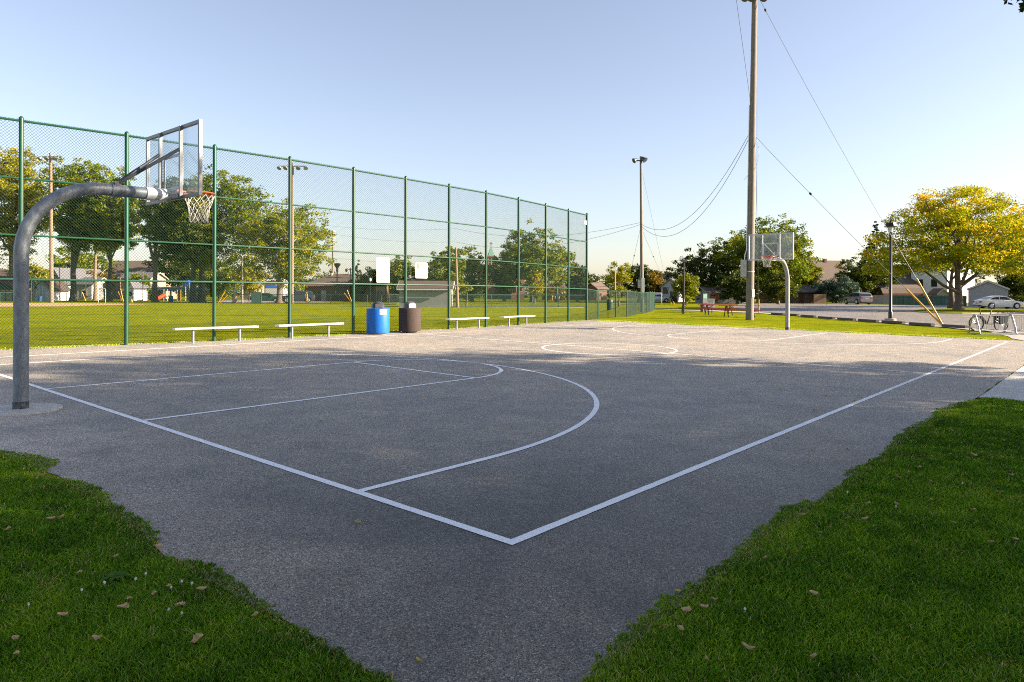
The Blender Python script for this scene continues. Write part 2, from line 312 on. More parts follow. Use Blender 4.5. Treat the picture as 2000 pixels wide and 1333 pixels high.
# ------------------------------------------------------------------ mesh kit
class MB:
    def __init__(s): s.v = []; s.f = []
    def add(s, vs, fs):
        o = len(s.v); s.v += [tuple(v) for v in vs]; s.f += [tuple(i + o for i in f) for f in fs]; return s
    def box(s, c, d, rz=0.0):
        hx, hy, hz = d[0] / 2, d[1] / 2, d[2] / 2; ca, sa = math.cos(rz), math.sin(rz)
        vs = []
        for z in (-hz, hz):
            for x, y in ((-hx, -hy), (hx, -hy), (hx, hy), (-hx, hy)):
                vs.append((c[0] + x * ca - y * sa, c[1] + x * sa + y * ca, c[2] + z))
        return s.add(vs, [(3, 2, 1, 0), (4, 5, 6, 7), (0, 1, 5, 4), (1, 2, 6, 5), (2, 3, 7, 6), (3, 0, 4, 7)])
    def bx(s, x0, x1, y0, y1, z0, z1):
        return s.box(((x0 + x1) / 2, (y0 + y1) / 2, (z0 + z1) / 2), (x1 - x0, y1 - y0, z1 - z0))
    def bar(s, a, b, w, h, up=(0, 0, 1)):
        a, b = Vector(a), Vector(b); d = (b - a).normalized(); u = Vector(up)
        if abs(d.dot(u)) > 0.98: u = Vector((1, 0, 0))
        r = d.cross(u).normalized(); u = r.cross(d).normalized()
        vs = []
        for p in (a, b):
            for i, j in ((-1, -1), (1, -1), (1, 1), (-1, 1)): vs.append(p + r * (i * w / 2) + u * (j * h / 2))
        return s.add(vs, [(0, 1, 2, 3), (7, 6, 5, 4), (0, 4, 5, 1), (1, 5, 6, 2), (2, 6, 7, 3), (3, 7, 4, 0)])
    def tube(s, pts, rad, seg=10, cap=True):
        pts = [Vector(p) for p in pts]; n = len(pts)
        rr = rad if isinstance(rad, (list, tuple)) else [rad] * n
        prev = None; vs = []; fs = []
        for i, p in enumerate(pts):
            d = (pts[min(i + 1, n - 1)] - pts[max(i - 1, 0)])
            if d.length < 1e-9: d = Vector((0, 0, 1))
            d.normalize()
            if prev is None:
                u = Vector((0, 0, 1)) if abs(d.z) < 0.9 else Vector((1, 0, 0))
                u = (u - d * u.dot(d)).normalized()
            else:
                u = (prev - d * prev.dot(d)).normalized()
            prev = u; w = d.cross(u)
            for k in range(seg):
                a = 2 * PI * k / seg
                vs.append(p + (u * math.cos(a) + w * math.sin(a)) * rr[i])
        for i in range(n - 1):
            for k in range(seg):
                k2 = (k + 1) % seg
                fs.append((i * seg + k, i * seg + k2, (i + 1) * seg + k2, (i + 1) * seg + k))
        if cap:
            fs.append(tuple(range(seg - 1, -1, -1))); fs.append(tuple((n - 1) * seg + k for k in range(seg)))
        return s.add(vs, fs)
    def lathe(s, prof, o=(0, 0, 0), seg=24, a0=0.0, a1=2 * PI):
        full = abs(a1 - a0 - 2 * PI) < 1e-6
        cnt = seg if full else seg + 1; vs = []; fs = []
        for r, z in prof:
            for k in range(cnt):
                a = a0 + (a1 - a0) * k / seg
                vs.append((o[0] + r * math.cos(a), o[1] + r * math.sin(a), o[2] + z))
        for i in range(len(prof) - 1):
            for k in range(seg):
                k2 = (k + 1) % cnt
                fs.append((i * cnt + k, i * cnt + k2, (i + 1) * cnt + k2, (i + 1) * cnt + k))
        if full:
            if prof[0][0] > 1e-4: fs.append(tuple(range(cnt - 1, -1, -1)))
            if prof[-1][0] > 1e-4: fs.append(tuple((len(prof) - 1) * cnt + k for k in range(cnt)))
        return s.add(vs, fs)
    def prism(s, poly, o, ux, uy, ext):
        # polygon in the plane spanned by ux, uy, extruded by vector ext
        o, ux, uy, ext = Vector(o), Vector(ux), Vector(uy), Vector(ext); n = len(poly)
        vs = [o + ux * a + uy * b for a, b in poly]; vs += [v + ext for v in vs]
        fs = [tuple(range(n - 1, -1, -1)), tuple(range(n, 2 * n))]
        fs += [(i, (i + 1) % n, n + (i + 1) % n, n + i) for i in range(n)]
        return s.add(vs, fs)
    def torus(s, c, R, r, seg=32, rs=8, ax=2, a0=0, a1=2 * PI):
        pts = []
        for k in range(seg + 1):
            a = a0 + (a1 - a0) * k / seg
            p = [R * math.cos(a), R * math.sin(a)]
            p = (p[0], p[1], 0) if ax == 2 else ((0, p[0], p[1]) if ax == 0 else (p[0], 0, p[1]))
            pts.append((c[0] + p[0], c[1] + p[1], c[2] + p[2]))
        return s.tube(pts, r, rs)
    def build(s, name, m, parent=None, smooth=False, label=None):
        me = bpy.data.meshes.new(name); me.from_pydata(s.v, [], s.f)
        me.materials.append(M[m] if isinstance(m, str) else m)
        if smooth:
            me.polygons.foreach_set('use_smooth', [True] * len(me.polygons))
            try: me.set_sharp_from_angle(angle=math.radians(38))
            except Exception: pass
        me.update()
        o = bpy.data.objects.new(name, me); COL.objects.link(o)
        if parent is not None: o.parent = parent
        if label: o['label'] = label
        return o

def npmesh(name, V, Fc, m, parent=None, tint=None):
    me = bpy.data.meshes.new(name); n, k = Fc.shape
    me.vertices.add(len(V)); me.vertices.foreach_set('co', V.astype(np.float32).ravel())
    me.loops.add(n * k); me.loops.foreach_set('vertex_index', Fc.astype(np.int32).ravel())
    me.polygons.add(n); me.polygons.foreach_set('loop_start', np.arange(0, n * k, k, dtype=np.int32))
    try: me.polygons.foreach_set('loop_total', np.full(n, k, dtype=np.int32))
    except Exception: pass
    if tint is not None:
        a = me.attributes.new('tint', 'FLOAT', 'FACE'); a.data.foreach_set('value', tint.astype(np.float32))
    me.materials.append(M[m] if isinstance(m, str) else m)
    me.update(calc_edges=True); me.validate()
    o = bpy.data.objects.new(name, me); COL.objects.link(o)
    if parent is not None: o.parent = parent
    return o

def tag(o, label, cat, group=None):
    o['label'] = label; o['category'] = cat
    if group: o['group'] = group
    return o
def thing(name, label, cat, loc=(0, 0, 0), rz=0.0, group=None):
    o = bpy.data.objects.new(name, None); COL.objects.link(o); o.empty_display_size = 0.2
    o.location = loc; o.rotation_euler = (0, 0, rz)
    return tag(o, label, cat, group)
def struct(o, kind='structure'):
    o['kind'] = kind; return o
def kids(o): return [c for c in COL.objects if c.parent is o]
def dup(o, parent=None):
    c = o.copy(); COL.objects.link(c)
    if parent is not None: c.parent = parent
    for ch in kids(o): dup(ch, c)
    return c
def clone(o, loc, rz, label, group=None):
    c = dup(o); c.location = loc; c.rotation_euler = (0, 0, rz); c['label'] = label
    if group: c['group'] = group
    return c

# ------------------------------------------------------------------ ground and paved surfaces
def grid_ground():
    xs = [-700, -300, -150, -80, -40, -20, -10, -5, 0, 5, 10, 15, 20, 25] + [28 + 2 * i for i in range(11)] + [55, 70, 100, 150, 300, 800]
    ys = [-700, -300, -120, -60, -30, -15, -8] + [-8 + 1.7 * i for i in range(1, 16)] + [25, 40, 80, 160, 300, 800]
    V = [(x, y, gz(x, y)) for x in xs for y in ys]; n = len(ys)
    Fc = [(i * n + j, (i + 1) * n + j, (i + 1) * n + j + 1, i * n + j + 1) for i in range(len(xs) - 1) for j in range(n - 1)]
    return struct(MB().add(V, Fc).build('lawn', 'lawn'))
grid_ground()

def densify(poly, step):
    out = []
    for i, a in enumerate(poly):
        b = poly[(i + 1) % len(poly)]; d = math.hypot(b[0] - a[0], b[1] - a[1]); n = max(1, int(d / step))
        out += [(a[0] + (b[0] - a[0]) * k / n, a[1] + (b[1] - a[1]) * k / n) for k in range(n)]
    return out

def sheet(name, poly, m, lift, step=None, wob=0.0, cut=None, seed=1, kind='structure'):
    import bmesh
    r = random.Random(seed)
    P = densify(poly, step) if step else list(poly)
    if wob: P = [(x + r.uniform(-wob, wob), y + r.uniform(-wob, wob)) for x, y in P]
    bm = bmesh.new()
    vs = [bm.verts.new((x, y, 0)) for x, y in P]
    es = [bm.edges.new((vs[i], vs[(i + 1) % len(vs)])) for i in range(len(vs))]
    bmesh.ops.triangle_fill(bm, edges=es, use_beauty=True)
    if cut:
        x0 = min(p[0] for p in P); x1 = max(p[0] for p in P); y0 = min(p[1] for p in P); y1 = max(p[1] for p in P)
        q = math.ceil(x0 / cut) * cut
        while q < x1:
            bmesh.ops.bisect_plane(bm, geom=bm.verts[:] + bm.edges[:] + bm.faces[:], plane_co=(q, 0, 0), plane_no=(1, 0, 0)); q += cut
        q = math.ceil(y0 / cut) * cut
        while q < y1:
            bmesh.ops.bisect_plane(bm, geom=bm.verts[:] + bm.edges[:] + bm.faces[:], plane_co=(0, q, 0), plane_no=(0, 1, 0)); q += cut
    for v in bm.verts: v.co.z = gz(v.co.x, v.co.y) + lift
    bmesh.ops.recalc_face_normals(bm, faces=bm.faces[:])
    for f in bm.faces:
        if f.normal.z < 0: f.normal_flip()
    me = bpy.data.meshes.new(name); bm.to_mesh(me); bm.free()
    me.materials.append(M[m]); o = bpy.data.objects.new(name, me); COL.objects.link(o)
    o['kind'] = kind
    return o

FP = [(-3.05, 17.78), (-0.70, 17.58), (1.64, 17.38), (3.96, 17.12), (6.26, 16.90), (8.63, 16.78), (11.06, 16.79), (13.43, 16.87), (15.71, 16.95),
      (17.96, 17.07), (20.29, 17.28), (22.62, 17.58), (24.90, 17.93), (26.92, 18.23)]
def fenceY(x):
    for (x0, y0), (x1, y1) in zip(FP, FP[1:]):
        if x0 <= x <= x1: return y0 + (y1 - y0) * (x - x0) / (x1 - x0)
    return FP[0][1] if x < FP[0][0] else FP[-1][1]

court_poly = [(-1.50, -1.24), (-1.50, 17.6)] + [(x, y + 0.03) for x, y in FP[1:]] + [(26.92, 18.0), (26.9, 12.7), (27.1, 9.2), (26.85, 4.5), (26.9, 1.1), (27.1, -0.3), (26.6, -1.22), (16.4, -1.22), (9.9, -1.22)]
court_poly = [(-8.0, 17.9), (-8.0, 6.4), (-1.62, 5.4), (-1.5, 4.6), (-1.42, 3.2), (-1.47, 2.7), (-1.58, 1.4), (-1.56, 0.3), (-1.54, -0.7), (-1.5, -1.3), (-1.0, -1.3), (0.1, -1.23), (1.4, -1.15), (2.2, -1.18), (4.4, -1.14), (7.6, -1.08), (9.8, -1.25), (16.4, -1.25), (26.6, -1.25), (27.05, -0.3), (26.9, 1.1), (26.85, 4.5), (27.1, 9.2), (26.9, 12.7), (26.95, 18.2)] + [(x, y + 0.05) for x, y in FP[::-1][1:]]
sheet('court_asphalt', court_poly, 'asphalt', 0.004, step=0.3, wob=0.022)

W_, L_, KW, D_, XC, R3 = 15.4708, 25.9243, 1.8336, 5.7754, 1.5349, 6.0909
MID = W_ / 2
def markings():
    mb = MB(); lw = 0.074
    def strip(a, b, w=lw):
        d = Vector((b[0] - a[0], b[1] - a[1])).normalized(); n = Vector((-d.y, d.x)) * w / 2
        k = max(1, int(math.hypot(b[0] - a[0], b[1] - a[1]) / 0.12)); L0 = []; R0 = []
        for i in range(k + 1):
            x = a[0] + (b[0] - a[0]) * i / k; y = a[1] + (b[1] - a[1]) * i / k
            e = 0 if i in (0, k) else rnd.uniform(-.0022, .0022); e2 = 0 if i in (0, k) else rnd.uniform(-.0022, .0022)
            L0.append((x + n.x + d.y * -e, y + n.y + d.x * e)); R0.append((x - n.x + d.y * -e2, y - n.y + d.x * e2))
        V = [(x, y, gz(x, y) + .008) for x, y in R0 + L0]; k1 = k + 1
        mb.add(V, [(i, i + 1, k1 + i + 1, k1 + i) for i in range(k)])
    def arc(c, r, a0, a1, n=90, w=lw):
        V = []
        for i in range(n + 1):
            a = a0 + (a1 - a0) * i / n
            for q in (r - w / 2, r + w / 2):
                x = c[0] + q * math.cos(a); y = c[1] + q * math.sin(a); V.append((x, y, gz(x, y) + .008))
        mb.add(V, [(2 * i, 2 * i + 1, 2 * i + 3, 2 * i + 2) for i in range(n)])
    h = lw / 2
    strip((0, -h), (0, W_ + h)); strip((L_, -h), (L_, W_ + h))
    strip((h, 0), (L_ - h, 0)); strip((h, W_), (L_ - h, W_))
    strip((L_ / 2, h), (L_ / 2, MID - 1.83 - h)); strip((L_ / 2, MID - 1.83 + h), (L_ / 2, MID + 1.83 - h)); strip((L_ / 2, MID + 1.83 + h), (L_ / 2, W_ - h))
    arc((L_ / 2, MID), 1.83, 0, 2 * PI)
    for s in (1, -1):
        X = (lambda v: v) if s == 1 else (lambda v: L_ - v)
        for q in (-1, 1):
            strip((X(h), MID + q * KW), (X(D_), MID + q * KW))
            strip((X(h), MID + q * R3), (X(XC), MID + q * R3))
        strip((X(D_), MID - KW + h), (X(D_), MID + KW - h))
        if s == 1: arc((D_, MID), KW, -PI / 2, PI / 2); arc((XC, MID), R3, -PI / 2, PI / 2, 140)
        else: arc((L_ - D_, MID), KW, PI / 2, 1.5 * PI); arc((L_ - XC, MID), R3, PI / 2, 1.5 * PI, 140)
    return struct(mb.build('court_markings', 'line'))
markings()

def pxpoly(pts): return [at(*p)[:2] for p in pts]
sheet('parking_lot', pxpoly([(1478, 609.5), (1700, 626.3), (1850, 637.2), (2000, 650), (2300, 676), (2700, 640), (2400, 603), (1960, 600.5), (1880, 598.5), (1700, 595.6), (1560, 594.6), (1440, 595.8), (1425, 600)]), 'lot', 0.02, cut=3.0)
sheet('sidewalk', pxpoly([(1262, 603.0), (1370, 606.2), (1478, 610.6), (1700, 627.6), (1850, 638.6), (2000, 651.5), (2300, 678), (2300, 682), (2000, 654.5), (1893, 646), (1850, 641.2), (1700, 629.6), (1478, 612.6), (1370, 608.4), (1262, 605.2)]), 'concrete', 0.034, cut=3.0)
sheet('concrete_path', [(9.86, -1.27), (16.3, -1.27), (16.2, -6), (16.0, -30), (9.6, -30), (9.7, -6)], 'path', 0.006, step=1.0, wob=0.01)
sheet('concrete_pad', [(27.1, -0.35), (28.2, 0.1), (29.6, 0.35), (33.5, 1.6), (36.0, -2.0), (34, -9), (26.8, -9), (26.55, -1.3)], 'concrete', 0.012, cut=2.0)
sheet('infield', pxpoly([(-260, 592.0), (120, 592.6), (230, 593.6), (300, 594.9), (230, 596.1), (120, 598.9), (-260, 601.0)]), 'dirt', 0.01)
sheet('access_road', pxpoly([(428, 586.5), (640, 585.2), (770, 585.4), (640, 591.0), (428, 592.6)]), 'concrete', 0.01)
sheet('mowing_strip', pxpoly([(835, 598.7), (1140, 600.2), (1140, 601.6), (835, 599.9)]), 'concrete', 0.012)
isl = sheet('planting_island', pxpoly([(1897 + 112 * math.cos(a), 609 + 4.6 * math.sin(a)) for a in [2 * PI * k / 40 for k in range(40)]]), 'lawn', 0.10)

# kerb ring round the island
def island_kerb():
    pts = pxpoly([(1897 + 112 * math.cos(a), 609 + 4.6 * math.sin(a)) for a in [2 * PI * k / 40 for k in range(40)]])
    mb = MB(); n = len(pts)
    V = [(x, y, gz(x, y)) for x, y in pts] + [(x, y, gz(x, y) + 0.099) for x, y in pts]
    mb.add(V, [(i, (i + 1) % n, n + (i + 1) % n, n + i) for i in range(n)])
    return struct(mb.build('island_kerb', 'concrete'))
island_kerb()
# bay lines on the parking lot
def bay_lines():
    mb = MB()
    for x0, x1, y0, y1 in ((1560, 1700, 604, 606.4), (1640, 1790, 609, 612.5), (1770, 1960, 616, 622), (1500, 1620, 600.5, 601.6), (1660, 1850, 600, 602.4)):
        a = at(x0, y0); b = at(x1, y1); d = (Vector(b) - Vector(a)); d.z = 0; d.normalize(); nn = Vector((-d.y, d.x, 0)) * 0.06
        k = 14; V = []
        for i in range(k + 1):
            x = a[0] + (b[0] - a[0]) * i / k; y = a[1] + (b[1] - a[1]) * i / k
            for s in (-1, 1): V.append((x + nn.x * s, y + nn.y * s, gz(x, y) + 0.03))
        mb.add(V, [(2 * i, 2 * i + 2, 2 * i + 3, 2 * i + 1) for i in range(k)])
    return struct(mb.build('parking_markings', 'line'))
bay_lines()

# ------------------------------------------------------------------ tall chain-link fence
def wire_panel(w, h, step, r, org, ux, uz=(0, 0, 1), z0=0.04):
    """diamond mesh: crossing thin wires clipped to a w x h rectangle"""
    mb = MB(); ux = Vector(ux); uz = Vector(uz); org = Vector(org); nn = ux.cross(uz).normalized()
    c = -h + (0.37 * step)
    while c < w:
        for sgn in (1, -1):
            # u - v = c   or mirrored
            u0, u1 = max(0, c), min(w, c + h)
            if u1 - u0 < 0.01: continue
            pts = [(u0, u0 - c), (u1, u1 - c)]
            if sgn < 0: pts = [(w - a, b) for a, b in pts]
            vs = []
            dd = Vector((0.7, -0.7)) if sgn > 0 else Vector((0.7, 0.7))
            for a, b in pts:
                p = org + ux * a + uz * (b + z0)
                vs += [p + (ux * dd.x + uz * dd.y) * r * 1.2, p - (ux * dd.x + uz * dd.y) * r * 1.2, p + nn * r * 1.6 * sgn]
            mb.add(vs, [(0, 1, 4, 3), (1, 2, 5, 4), (2, 0, 3, 5)])
        c += step
    return mb

FH = 5.6
def fz(x, y): return gz(x, y) - max(0, (x - 18)) * 0.009
fence = thing('chain_link_fence', 'tall green chain link fence with four rails along the far side of the court', 'fence', (FP[2][0], FP[2][1], 0))
O = Vector((FP[2][0], FP[2][1], 0))
for i, (x, y) in enumerate(FP):
    b = Vector((x, y, fz(x, y))) - O
    rp = 0.052 if i not in (len(FP) - 1,) else 0.06
    MB().lathe([(rp, -0.1), (rp, FH + .02), (rp * 1.12, FH + .02), (rp * 1.1, FH + .07), (rp * .5, FH + .11), (0.0, FH + .12)], b, 14).build('post', 'green_post', fence, True)
    if i:
        a = Vector((FP[i - 1][0], FP[i - 1][1], fz(*FP[i - 1]))) - O
        d = (b - a); ln = math.hypot(d.x, d.y); u = d / ln
        for hh, nm, rr in ((FH, 'top_rail', 0.03), (4.19, 'middle_rail', 0.024), (2.80, 'middle_rail', 0.024), (1.72, 'middle_rail', 0.026)):
            MB().tube([a + Vector((0, 0, hh)), b + Vector((0, 0, hh))], rr, 8).build(nm, 'green_post', fence, True)
        off = Vector((-u.y, u.x, 0)) * 0.05
        wire_panel(ln, FH + 0.02, 0.078, 0.0024, a + off, u).build('mesh_panel', 'green_wire', fence)
# loose white plate near the top of the end post
ex, ey = FP[-1]
tag(MB().box((ex - 0.30, ey - 0.13, fz(ex, ey) + FH - 0.42), (0.24, 0.01, 0.20), math.atan2(0.3, 2.0)).build('name_plate', 'sign_white'), 'small white plate wired high on the fence beside its end post', 'plate')

# ------------------------------------------------------------------ low curving outfield fence
LFpx = [(1168.3, 39.5), (1202.5, 42.1), (1224.6, 43.8), (1241, 49.0), (1254.5, 52.5), (1263, 55.0), (1269.5, 58.0), (1274, 61.0), (1277.5, 64.5), (1278.5, 70), (1277.5, 76), (1274.5, 83)]
LF = [(FP[-1][0], FP[-1][1], fz(*FP[-1]))]
for px, d in LFpx:
    x, y, _ = dp(px, HY, d); base = {39.5: 628.2, 42.1: 625.3, 43.8: 623.2, 49.0: 619, 52.5: 616.8, 55.0: 615.5}.get(d)
    z = zat(px, base, d) if base else 0.0
    LF.append((x, y, z))
low = thing('outfield_fence', 'low green mesh fence curving away from the end of the tall fence', 'fence', LF[0])
O2 = Vector(LF[0])
for i in range(1, len(LF)):
    a = Vector(LF[i - 1]) - O2; b = Vector(LF[i]) - O2
    MB().lathe([(0.04, -0.3), (0.04, 1.74), (0.045, 1.74), (0.02, 1.80), (0, 1.80)], b, 10).build('post', 'green_post', low, True)
    MB().tube([a + Vector((0, 0, 1.72)), b + Vector((0, 0, 1.72))], 0.026, 8).build('top_rail', 'green_post', low, True)
    MB().tube([a + Vector((0, 0, 0.05)), b + Vector((0, 0, 0.05))], 0.03, 8).build('bottom_rail', 'concrete', low, True)
    d = b - a; ln = math.hypot(d.x, d.y); u = Vector((d.x, d.y, d.z)) / ln
    wire_panel(ln, 1.66, 0.078, 0.0026, a, u, z0=0.05).build('mesh_panel', 'green_wire', low)

# ------------------------------------------------------------------ basketball hoops
def make_hoop(frame_m, pole_m):
    t = thing('basketball_hoop', 'near basketball hoop on a weathered gooseneck pole, seen from behind its clear backboard', 'basketball hoop', (-0.76, MID, gz(0, MID)), 0, 'basketball hoops')
    r = 0.086; zb = 2.02; R = 0.96
    pts = [(0, 0, 0.02), (0, 0, 0.7), (0, 0, 1.4), (0, 0, zb)]
    for k in range(1, 15):
        a = PI / 2 * k / 14
        pts.append((R * (1 - math.cos(a)), 0, zb + R * math.sin(a) * 0.985))
    pts += [(1.25, 0, zb + R * .985), (1.62, 0, zb + R * .985 + 0.0)]
    MB().tube(pts, r, 20).build('pole', pole_m, t, True)
    za = zb + R * .985
    MB().lathe([(r + .004, 0.0), (r + .005, 0.10)], (0, 0, 0.018), 20).build('pole_boot', 'rust', t, True)
    MB().lathe([(0.46, 0.0), (0.46, 0.024), (0.44, 0.030), (0, 0.032)], (0, 0, -0.004), 36).build('footing', 'footing', t, True)
    MB().tube([(1.06, 0, za), (1.16, 0, za)], r + .012, 20).build('pole_clamp', pole_m, t, True)
    MB().tube([(1.52, 0, za), (1.80, 0, za)], r + .012, 20).build('arm_sleeve', 'alu', t, True)
    # backboard: local x = board plane, 1.83 x 1.07
    xb = 1.93; w2 = 0.915; z0 = 2.90; z1 = 3.97
    bb = MB(); fr = 0.046; th = 0.045
    bb.bx(xb - th, xb, -w2, w2, z0, z0 + fr); bb.bx(xb - th, xb, -w2, w2, z1 - fr, z1)
    for s in (-1, 1): bb.bx(xb - th, xb, s * w2 - fr / 2 - (fr / 2 if s > 0 else -fr / 2), s * w2 + fr / 2 - (fr / 2 if s > 0 else -fr / 2), z0 + fr, z1 - fr)
    board = bb.build('backboard_frame', frame_m, t)
    MB().bx(xb - 0.028, xb - 0.016, -w2 + fr, w2 - fr, z0 + fr, z1 - fr).build('backboard_pane', 'acrylic', t)
    for s in (-1, 1):
        MB().bx(xb - th - .032, xb - .034, s * 0.35 - .021, s * 0.35 + .021, z0 + 0.012, z1 - 0.012).build('strut', frame_m, t)
    tq = MB(); sx, s0, s1 = 0.305, z0 + .20, z0 + .64
    tq.bx(xb - .0155, xb - .010, -sx, sx, s1, s1 + .05); tq.bx(xb - .0155, xb - .010, -sx, sx, s0 - .05, s0)
    for s in (-1, 1): tq.bx(xb - .0155, xb - .010, s * sx - .025, s * sx + .025, s0, s1)
    tq.build('target_square', 'frame_w', t)
    br = MB()
    for s in (-1, 1): br.tube([(1.12, s * 0.05, za + 0.08), (xb - 0.07, s * 0.35, z0 + 0.72)], 0.024, 8)
    MB().tube([(1.12, .05, za + .08), (xb - .07, .35, z0 + .72)], .024, 8).build('brace', 'dark_steel', t, True)
    MB().tube([(1.12, -.05, za + .08), (xb - .07, -.35, z0 + .72)], .024, 8).build('brace', 'dark_steel', t, True)
    MB().box((1.12, 0, za + .085), (.07, .16, .06)).build('brace_bracket', 'dark_steel', t)
    MB().bx(xb - th - .045, xb - th - .004, -.34, .34, z0 + .012, z0 + .07).build('mounting_plate', frame_m, t)
    MB().bx(xb + .002, xb + .02, -.11, .11, z0 + .06, z0 + .19).bx(xb + .02, xb + .15, -.075, .075, z0 + .135, z0 + .155).bx(xb - .012, xb + .001, -.30, .30, z0 + .075, z0 + .125).build('rim_bracket', 'orange', t)
    rc = (xb + .15 + .2286, 0, z0 + .15)
    rim = MB().torus(rc, 0.2286, 0.0095, 40, 8)
    for k in range(12):
        a = 2 * PI * k / 12; rim.torus((rc[0] + .2286 * math.cos(a), .2286 * math.sin(a), rc[2] - .018), .014, .003, 6, 4, 0)
    for s in (-1, 1): rim.tube([(xb + .02, s * .09, z0 + .07), (rc[0] + .05, s * .215, rc[2] - .008)], .007, 6)
    rim.build('rim', 'orange', t, True)
    net = MB(); nl = 12; rr = [.222, .200, .172, .145, .130, .124, .132]; zz = [-.03, -.10, -.175, -.25, -.325, -.39, -.45]
    rng = random.Random(3)
    def npnt(k, i):
        a = 2 * PI * (k + (0.5 if i % 2 else 0)) / nl
        j = rng.uniform(-.012, .012) if i > 1 else 0
        return (rc[0] + (rr[i] + j) * math.cos(a), (rr[i] + j) * math.sin(a), rc[2] + zz[i] + j)
    G = [[npnt(k, i) for k in range(nl)] for i in range(7)]
    for i in range(6):
        for k in range(nl):
            a = G[i][k]
            for q in ((k, (k - 1) % nl) if i % 2 == 0 else (k, (k + 1) % nl)):
                net.tube([a, G[i + 1][q]], .0044, 4, False)
    net.build('net', 'net', t)
    return t
hoop = make_hoop('frame', 'galv_worn')
hf = make_hoop('frame_w', 'galv')
hf.location = (L_ + 0.76, MID, gz(26, MID)); hf.rotation_euler = (0, 0, PI); [bpy.data.objects.remove(c_) for c_ in kids(hf) if c_.name.startswith('footing')]; hf['label'] = 'small distant basketball hoop in front of the tall wooden pole, facing the court'

# ------------------------------------------------------------------ benches along the fence
def make_bench():
    t = thing('bench', '', 'bench', (0, 0, 0), 0, 'aluminium benches along the fence')
    MB().bx(-1.16, 1.16, -.127, .127, .422, .44).bx(-1.16, 1.16, -.127, -.118, .392, .422).bx(-1.16, 1.16, .118, .127, .392, .422).bx(-1.16, 1.16, -.03, .03, .441, .4425).build('seat', 'seat_alu', t)
    for s in (-1, 1): MB().bx(s * 1.162 - .004, s * 1.162 + .004, -.13, .13, .388, .443).build('end_cap', 'alu', t)
    for s in (-1, 1):
        MB().lathe([(.036, -.1), (.036, .40)], (s * .66, 0, 0), 12).box((s * .66, 0, .41), (.08, .22, .022)).build('leg', 'galv', t, True)
    return t
bench0 = None
for i, (pl, pr, lab) in enumerate(((374, 471, 'long white aluminium bench by the fence nearest the near hoop'),
                                   (568, 644, 'white aluminium bench between the first bench and the blue bin'),
                                   (889, 938, 'white aluminium bench just beyond the brown trash bin'),
                                   (990, 1032, 'smallest looking white bench, last before the end of the tall fence'))):
    Y = (16.50, 16.42, 16.60, 16.84)[i]
    x0, x1 = onY(pl, Y), onY(pr, Y); c = (x0 + x1) / 2
    loc = (c, Y, gz(c, Y)); rz = math.atan2(fenceY(c + .6) - fenceY(c - .6), 1.2)
    if bench0 is None:
        bench0 = make_bench(); bench0.location = loc; bench0.rotation_euler = (0, 0, rz); bench0['label'] = lab
    else: clone(bench0, loc, rz, lab)

# ------------------------------------------------------------------ bins
def make_bin(name, label, body_m, lid_m, px, Y, flap_rz, blue):
    x = onY(px, Y); t = thing(name, label, 'bin', (x, Y, gz(x, Y)), 0, 'bins at the fence')
    MB().lathe([(.27, 0), (.27, .06), (.30, .06)], (0, 0, 0), 32).build('base', 'concrete' if blue else 'rust', t, True)
    MB().lathe([(.30, .055), (.385, .058), (.392, .10), (.396, .86), (.388, .885), (.30, .89), (.29, .87)], (0, 0, 0), 48 if not blue else 40).build('body', body_m, t, True)
    MB().lathe([(.235, .86), (.232, .90), (.222, .99), (.19, 1.06), (.13, 1.105), (.06, 1.12), (0, 1.125)], (0, 0, 0), 32).build('lid', lid_m, t, True)
    ca, sa = math.cos(flap_rz), math.sin(flap_rz)
    f = MB()
    hw = .13
    ux = (-sa, ca, 0); o = (ca * .245, sa * .245, .89)
    f.prism([(-hw, 0), (hw, 0), (hw, .13), (hw - .03, .16), (-hw + .03, .16), (-hw, .13)], (ca * .17, sa * .17, .89), ux, (0, 0, 1), (ca * .075, sa * .075, 0))
    f.build('flap_frame', 'ink_pale' if not blue else 'grey_plastic', t)
    MB().prism([(-hw + .03, .03), (hw - .03, .03), (hw - .03, .125), (-hw + .03, .125)], (ca * .246, sa * .246, .89), ux, (0, 0, 1), (ca * .006, sa * .006, 0)).build('flap', 'ink_pale' if not blue else 'grey_plastic', t)
    if blue:
        # white sticker bent round the body with a ring of three arrows
        a0 = math.radians(-121); a1 = math.radians(-84)
        P = lambda a, r: (r * math.cos(a), r * math.sin(a))
        st = MB(); V = []
        for k in range(9):
            a = a0 + (a1 - a0) * k / 8
            for z in (.685, .86): V.append((*P(a, .3985), z))
        st.add(V, [(2 * k, 2 * k + 2, 2 * k + 3, 2 * k + 1) for k in range(8)]); s = st.build('sticker', 'sign_white', t)
        am = (a0 + (a1 - a0) * .32); arrows = MB()
        def S(u, v): a = am + u / .40; return (*P(a, .4005), .775 + v)
        for q in range(3):
            th = PI / 2 + q * 2 * PI / 3
            def R(u, v): return S(u * math.cos(th) - v * math.sin(th), u * math.sin(th) + v * math.cos(th))
            arrows.add([R(.036, -.036), R(.052, -.036), R(.052, .012), R(.036, .012)], [(0, 1, 2, 3)])
            arrows.add([R(.026, .010), R(.062, .010), R(.044, .040)], [(0, 1, 2)])
        arrows.build('recycling_mark', 'ink_blue', s)
    return t
make_bin('recycling_bin', 'round blue recycling bin with dark domed lid and white recycling sticker', 'blue', 'black_plastic', 738.7, 16.36, math.radians(-122), True)
make_bin('trash_bin', 'round brown pebbled trash bin with grey domed lid and framed flap', 'brown_stone', 'grey_plastic', 800.5, 16.34, math.radians(-108), False)

